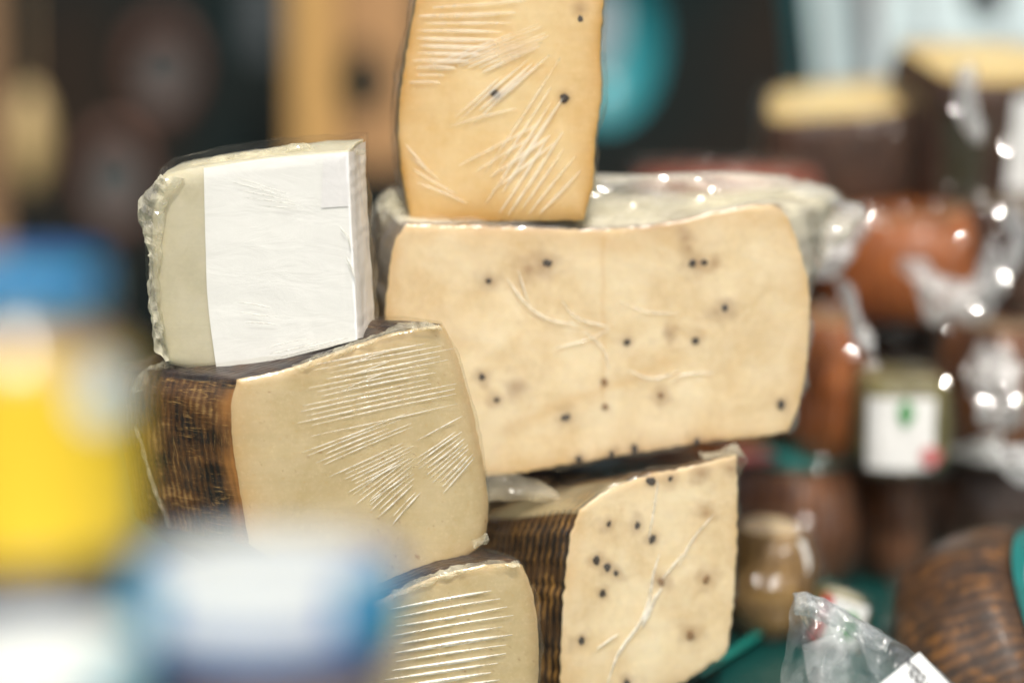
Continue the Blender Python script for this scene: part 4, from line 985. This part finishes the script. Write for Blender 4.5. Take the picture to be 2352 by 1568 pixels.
# teal round dish behind the golden wedge
td = empty('round_dish', at(1392, 90, 2.7), 'teal round dish behind the right edge of the golden wedge', 'dish')
s_ = K * 2.7; cdp = at(1392, 90, 2.7); V = []; F = []; n = 48
prof = [(0, 0.0), (.55, 0.0), (.62, -.006), (.8, -.012), (.98, -.03), (1.0, -.034), (.99, -.026), (.8, -.004), (.0, .010)]
for (r, dy) in prof:
    for i in range(n):
        a = 2 * math.pi * i / n; V.append(cdp + Vector((128 * s_ * r * math.cos(a), dy, 190 * s_ * r * math.sin(a))))
for j in range(len(prof) - 1):
    for i in range(n): F.append((j * n + i, j * n + (i + 1) % n, (j + 1) * n + (i + 1) % n, (j + 1) * n + i))
mesh_obj('dish_body', V, F, plain('teal_enamel', (.02, .22, .25), .3, .3, .1), td)
V = [cdp + Vector((-.01 + 62 * s_ * math.cos(a), -.004, .02 + 110 * s_ * math.sin(a))) for a in [2 * math.pi * i / 40 for i in range(40)]]
mesh_obj('dish_centre', V, [tuple(range(40))], plain('grey_blue_enamel', (.28, .33, .36), .35), td)
# white screens at upper right with teal edge
wm = plain('white_sheet', (.54, .63, .64), .6, var=.05)
sr = empty('white_screen', at(2080, 300, 2.5), 'white hanging sheet with teal border, upper right behind the brown pile', 'sheet')
def curtain(name, x0, x1, y0, y1, d, mat, seed, parent):
    V = []; F = []; n, m = 40, 8
    for side in (0, 1):
        for j in range(m):
            for i in range(n):
                x = x0 + (x1 - x0) * i / (n - 1); y = y0 + (y1 - y0) * j / (m - 1); p = at(x + (y - y0) * .10 * (1 - i / (n - 1)), y, d)
                V.append(p + Vector((0, .02 * math.sin(i * .55 + seed) + side * .004, 0)))
    for side in (0, 1):
        for j in range(m - 1):
            for i in range(n - 1):
                k = side * n * m + j * n + i; F.append((k, k + n, k + n + 1, k + 1))
    return mesh_obj(name, V, F, mat, parent)
curtain('sheet', 1850, 2460, -160, 700, 2.5, wm, 1.0, sr)
curtain('teal_border', 1798, 1848, -160, 700, 2.48, plain('teal_border_cloth', (.02, .30, .33), .5), 2.0, sr)
curtain('rosy_stripe', 1968, 2012, -160, 700, 2.46, plain('rosy_stripe_cloth', (.45, .33, .33), .6), 3.0, sr)
far_box('dark_box', 'small dark box at the top right edge above the yellow-topped piece', 'box', 2235, 2312, -60, 34, 2.2, plain('black_box', (.02, .02, .025), .5), .05)

# ================================================================== LIGHT
w_ = bpy.data.worlds.new('World'); sc.world = w_; w_.use_nodes = True
t = w_.node_tree; t.nodes.clear()
o = t.nodes.new('ShaderNodeOutputWorld'); b = t.nodes.new('ShaderNodeBackground'); s = t.nodes.new('ShaderNodeTexSky')
s.sky_type = 'NISHITA'; s.sun_disc = False
s.sun_elevation = EL; s.sun_rotation = AZ; s.dust_density = 5; s.air_density = 1.0; s.ozone_density = .3
hs = t.nodes.new('ShaderNodeHueSaturation'); hs.inputs['Saturation'].default_value = .45
t.links.new(s.outputs[0], hs.inputs['Color']); t.links.new(hs.outputs[0], b.inputs[0]); b.inputs[1].default_value = .10
t.links.new(b.outputs[0], o.inputs[0])
ld = bpy.data.lights.new('sun', 'SUN'); lo = bpy.data.objects.new('sun', ld); COL.objects.link(lo)
ld.energy = 2.0; ld.angle = R(3); ld.color = (1, .95, .87)
sd = Vector((math.sin(AZ) * math.cos(EL), math.cos(AZ) * math.cos(EL), math.sin(EL)))
lo.rotation_euler = sd.to_track_quat('Z', 'Y').to_euler(); lo.location = sd * 5
sc.view_settings.view_transform = 'Standard'; sc.view_settings.look = 'None'
sc.view_settings.exposure = 0.5; sc.view_settings.gamma = 1.0
sc.render.engine = 'CYCLES'
sc.cycles.transparent_max_bounces = 24
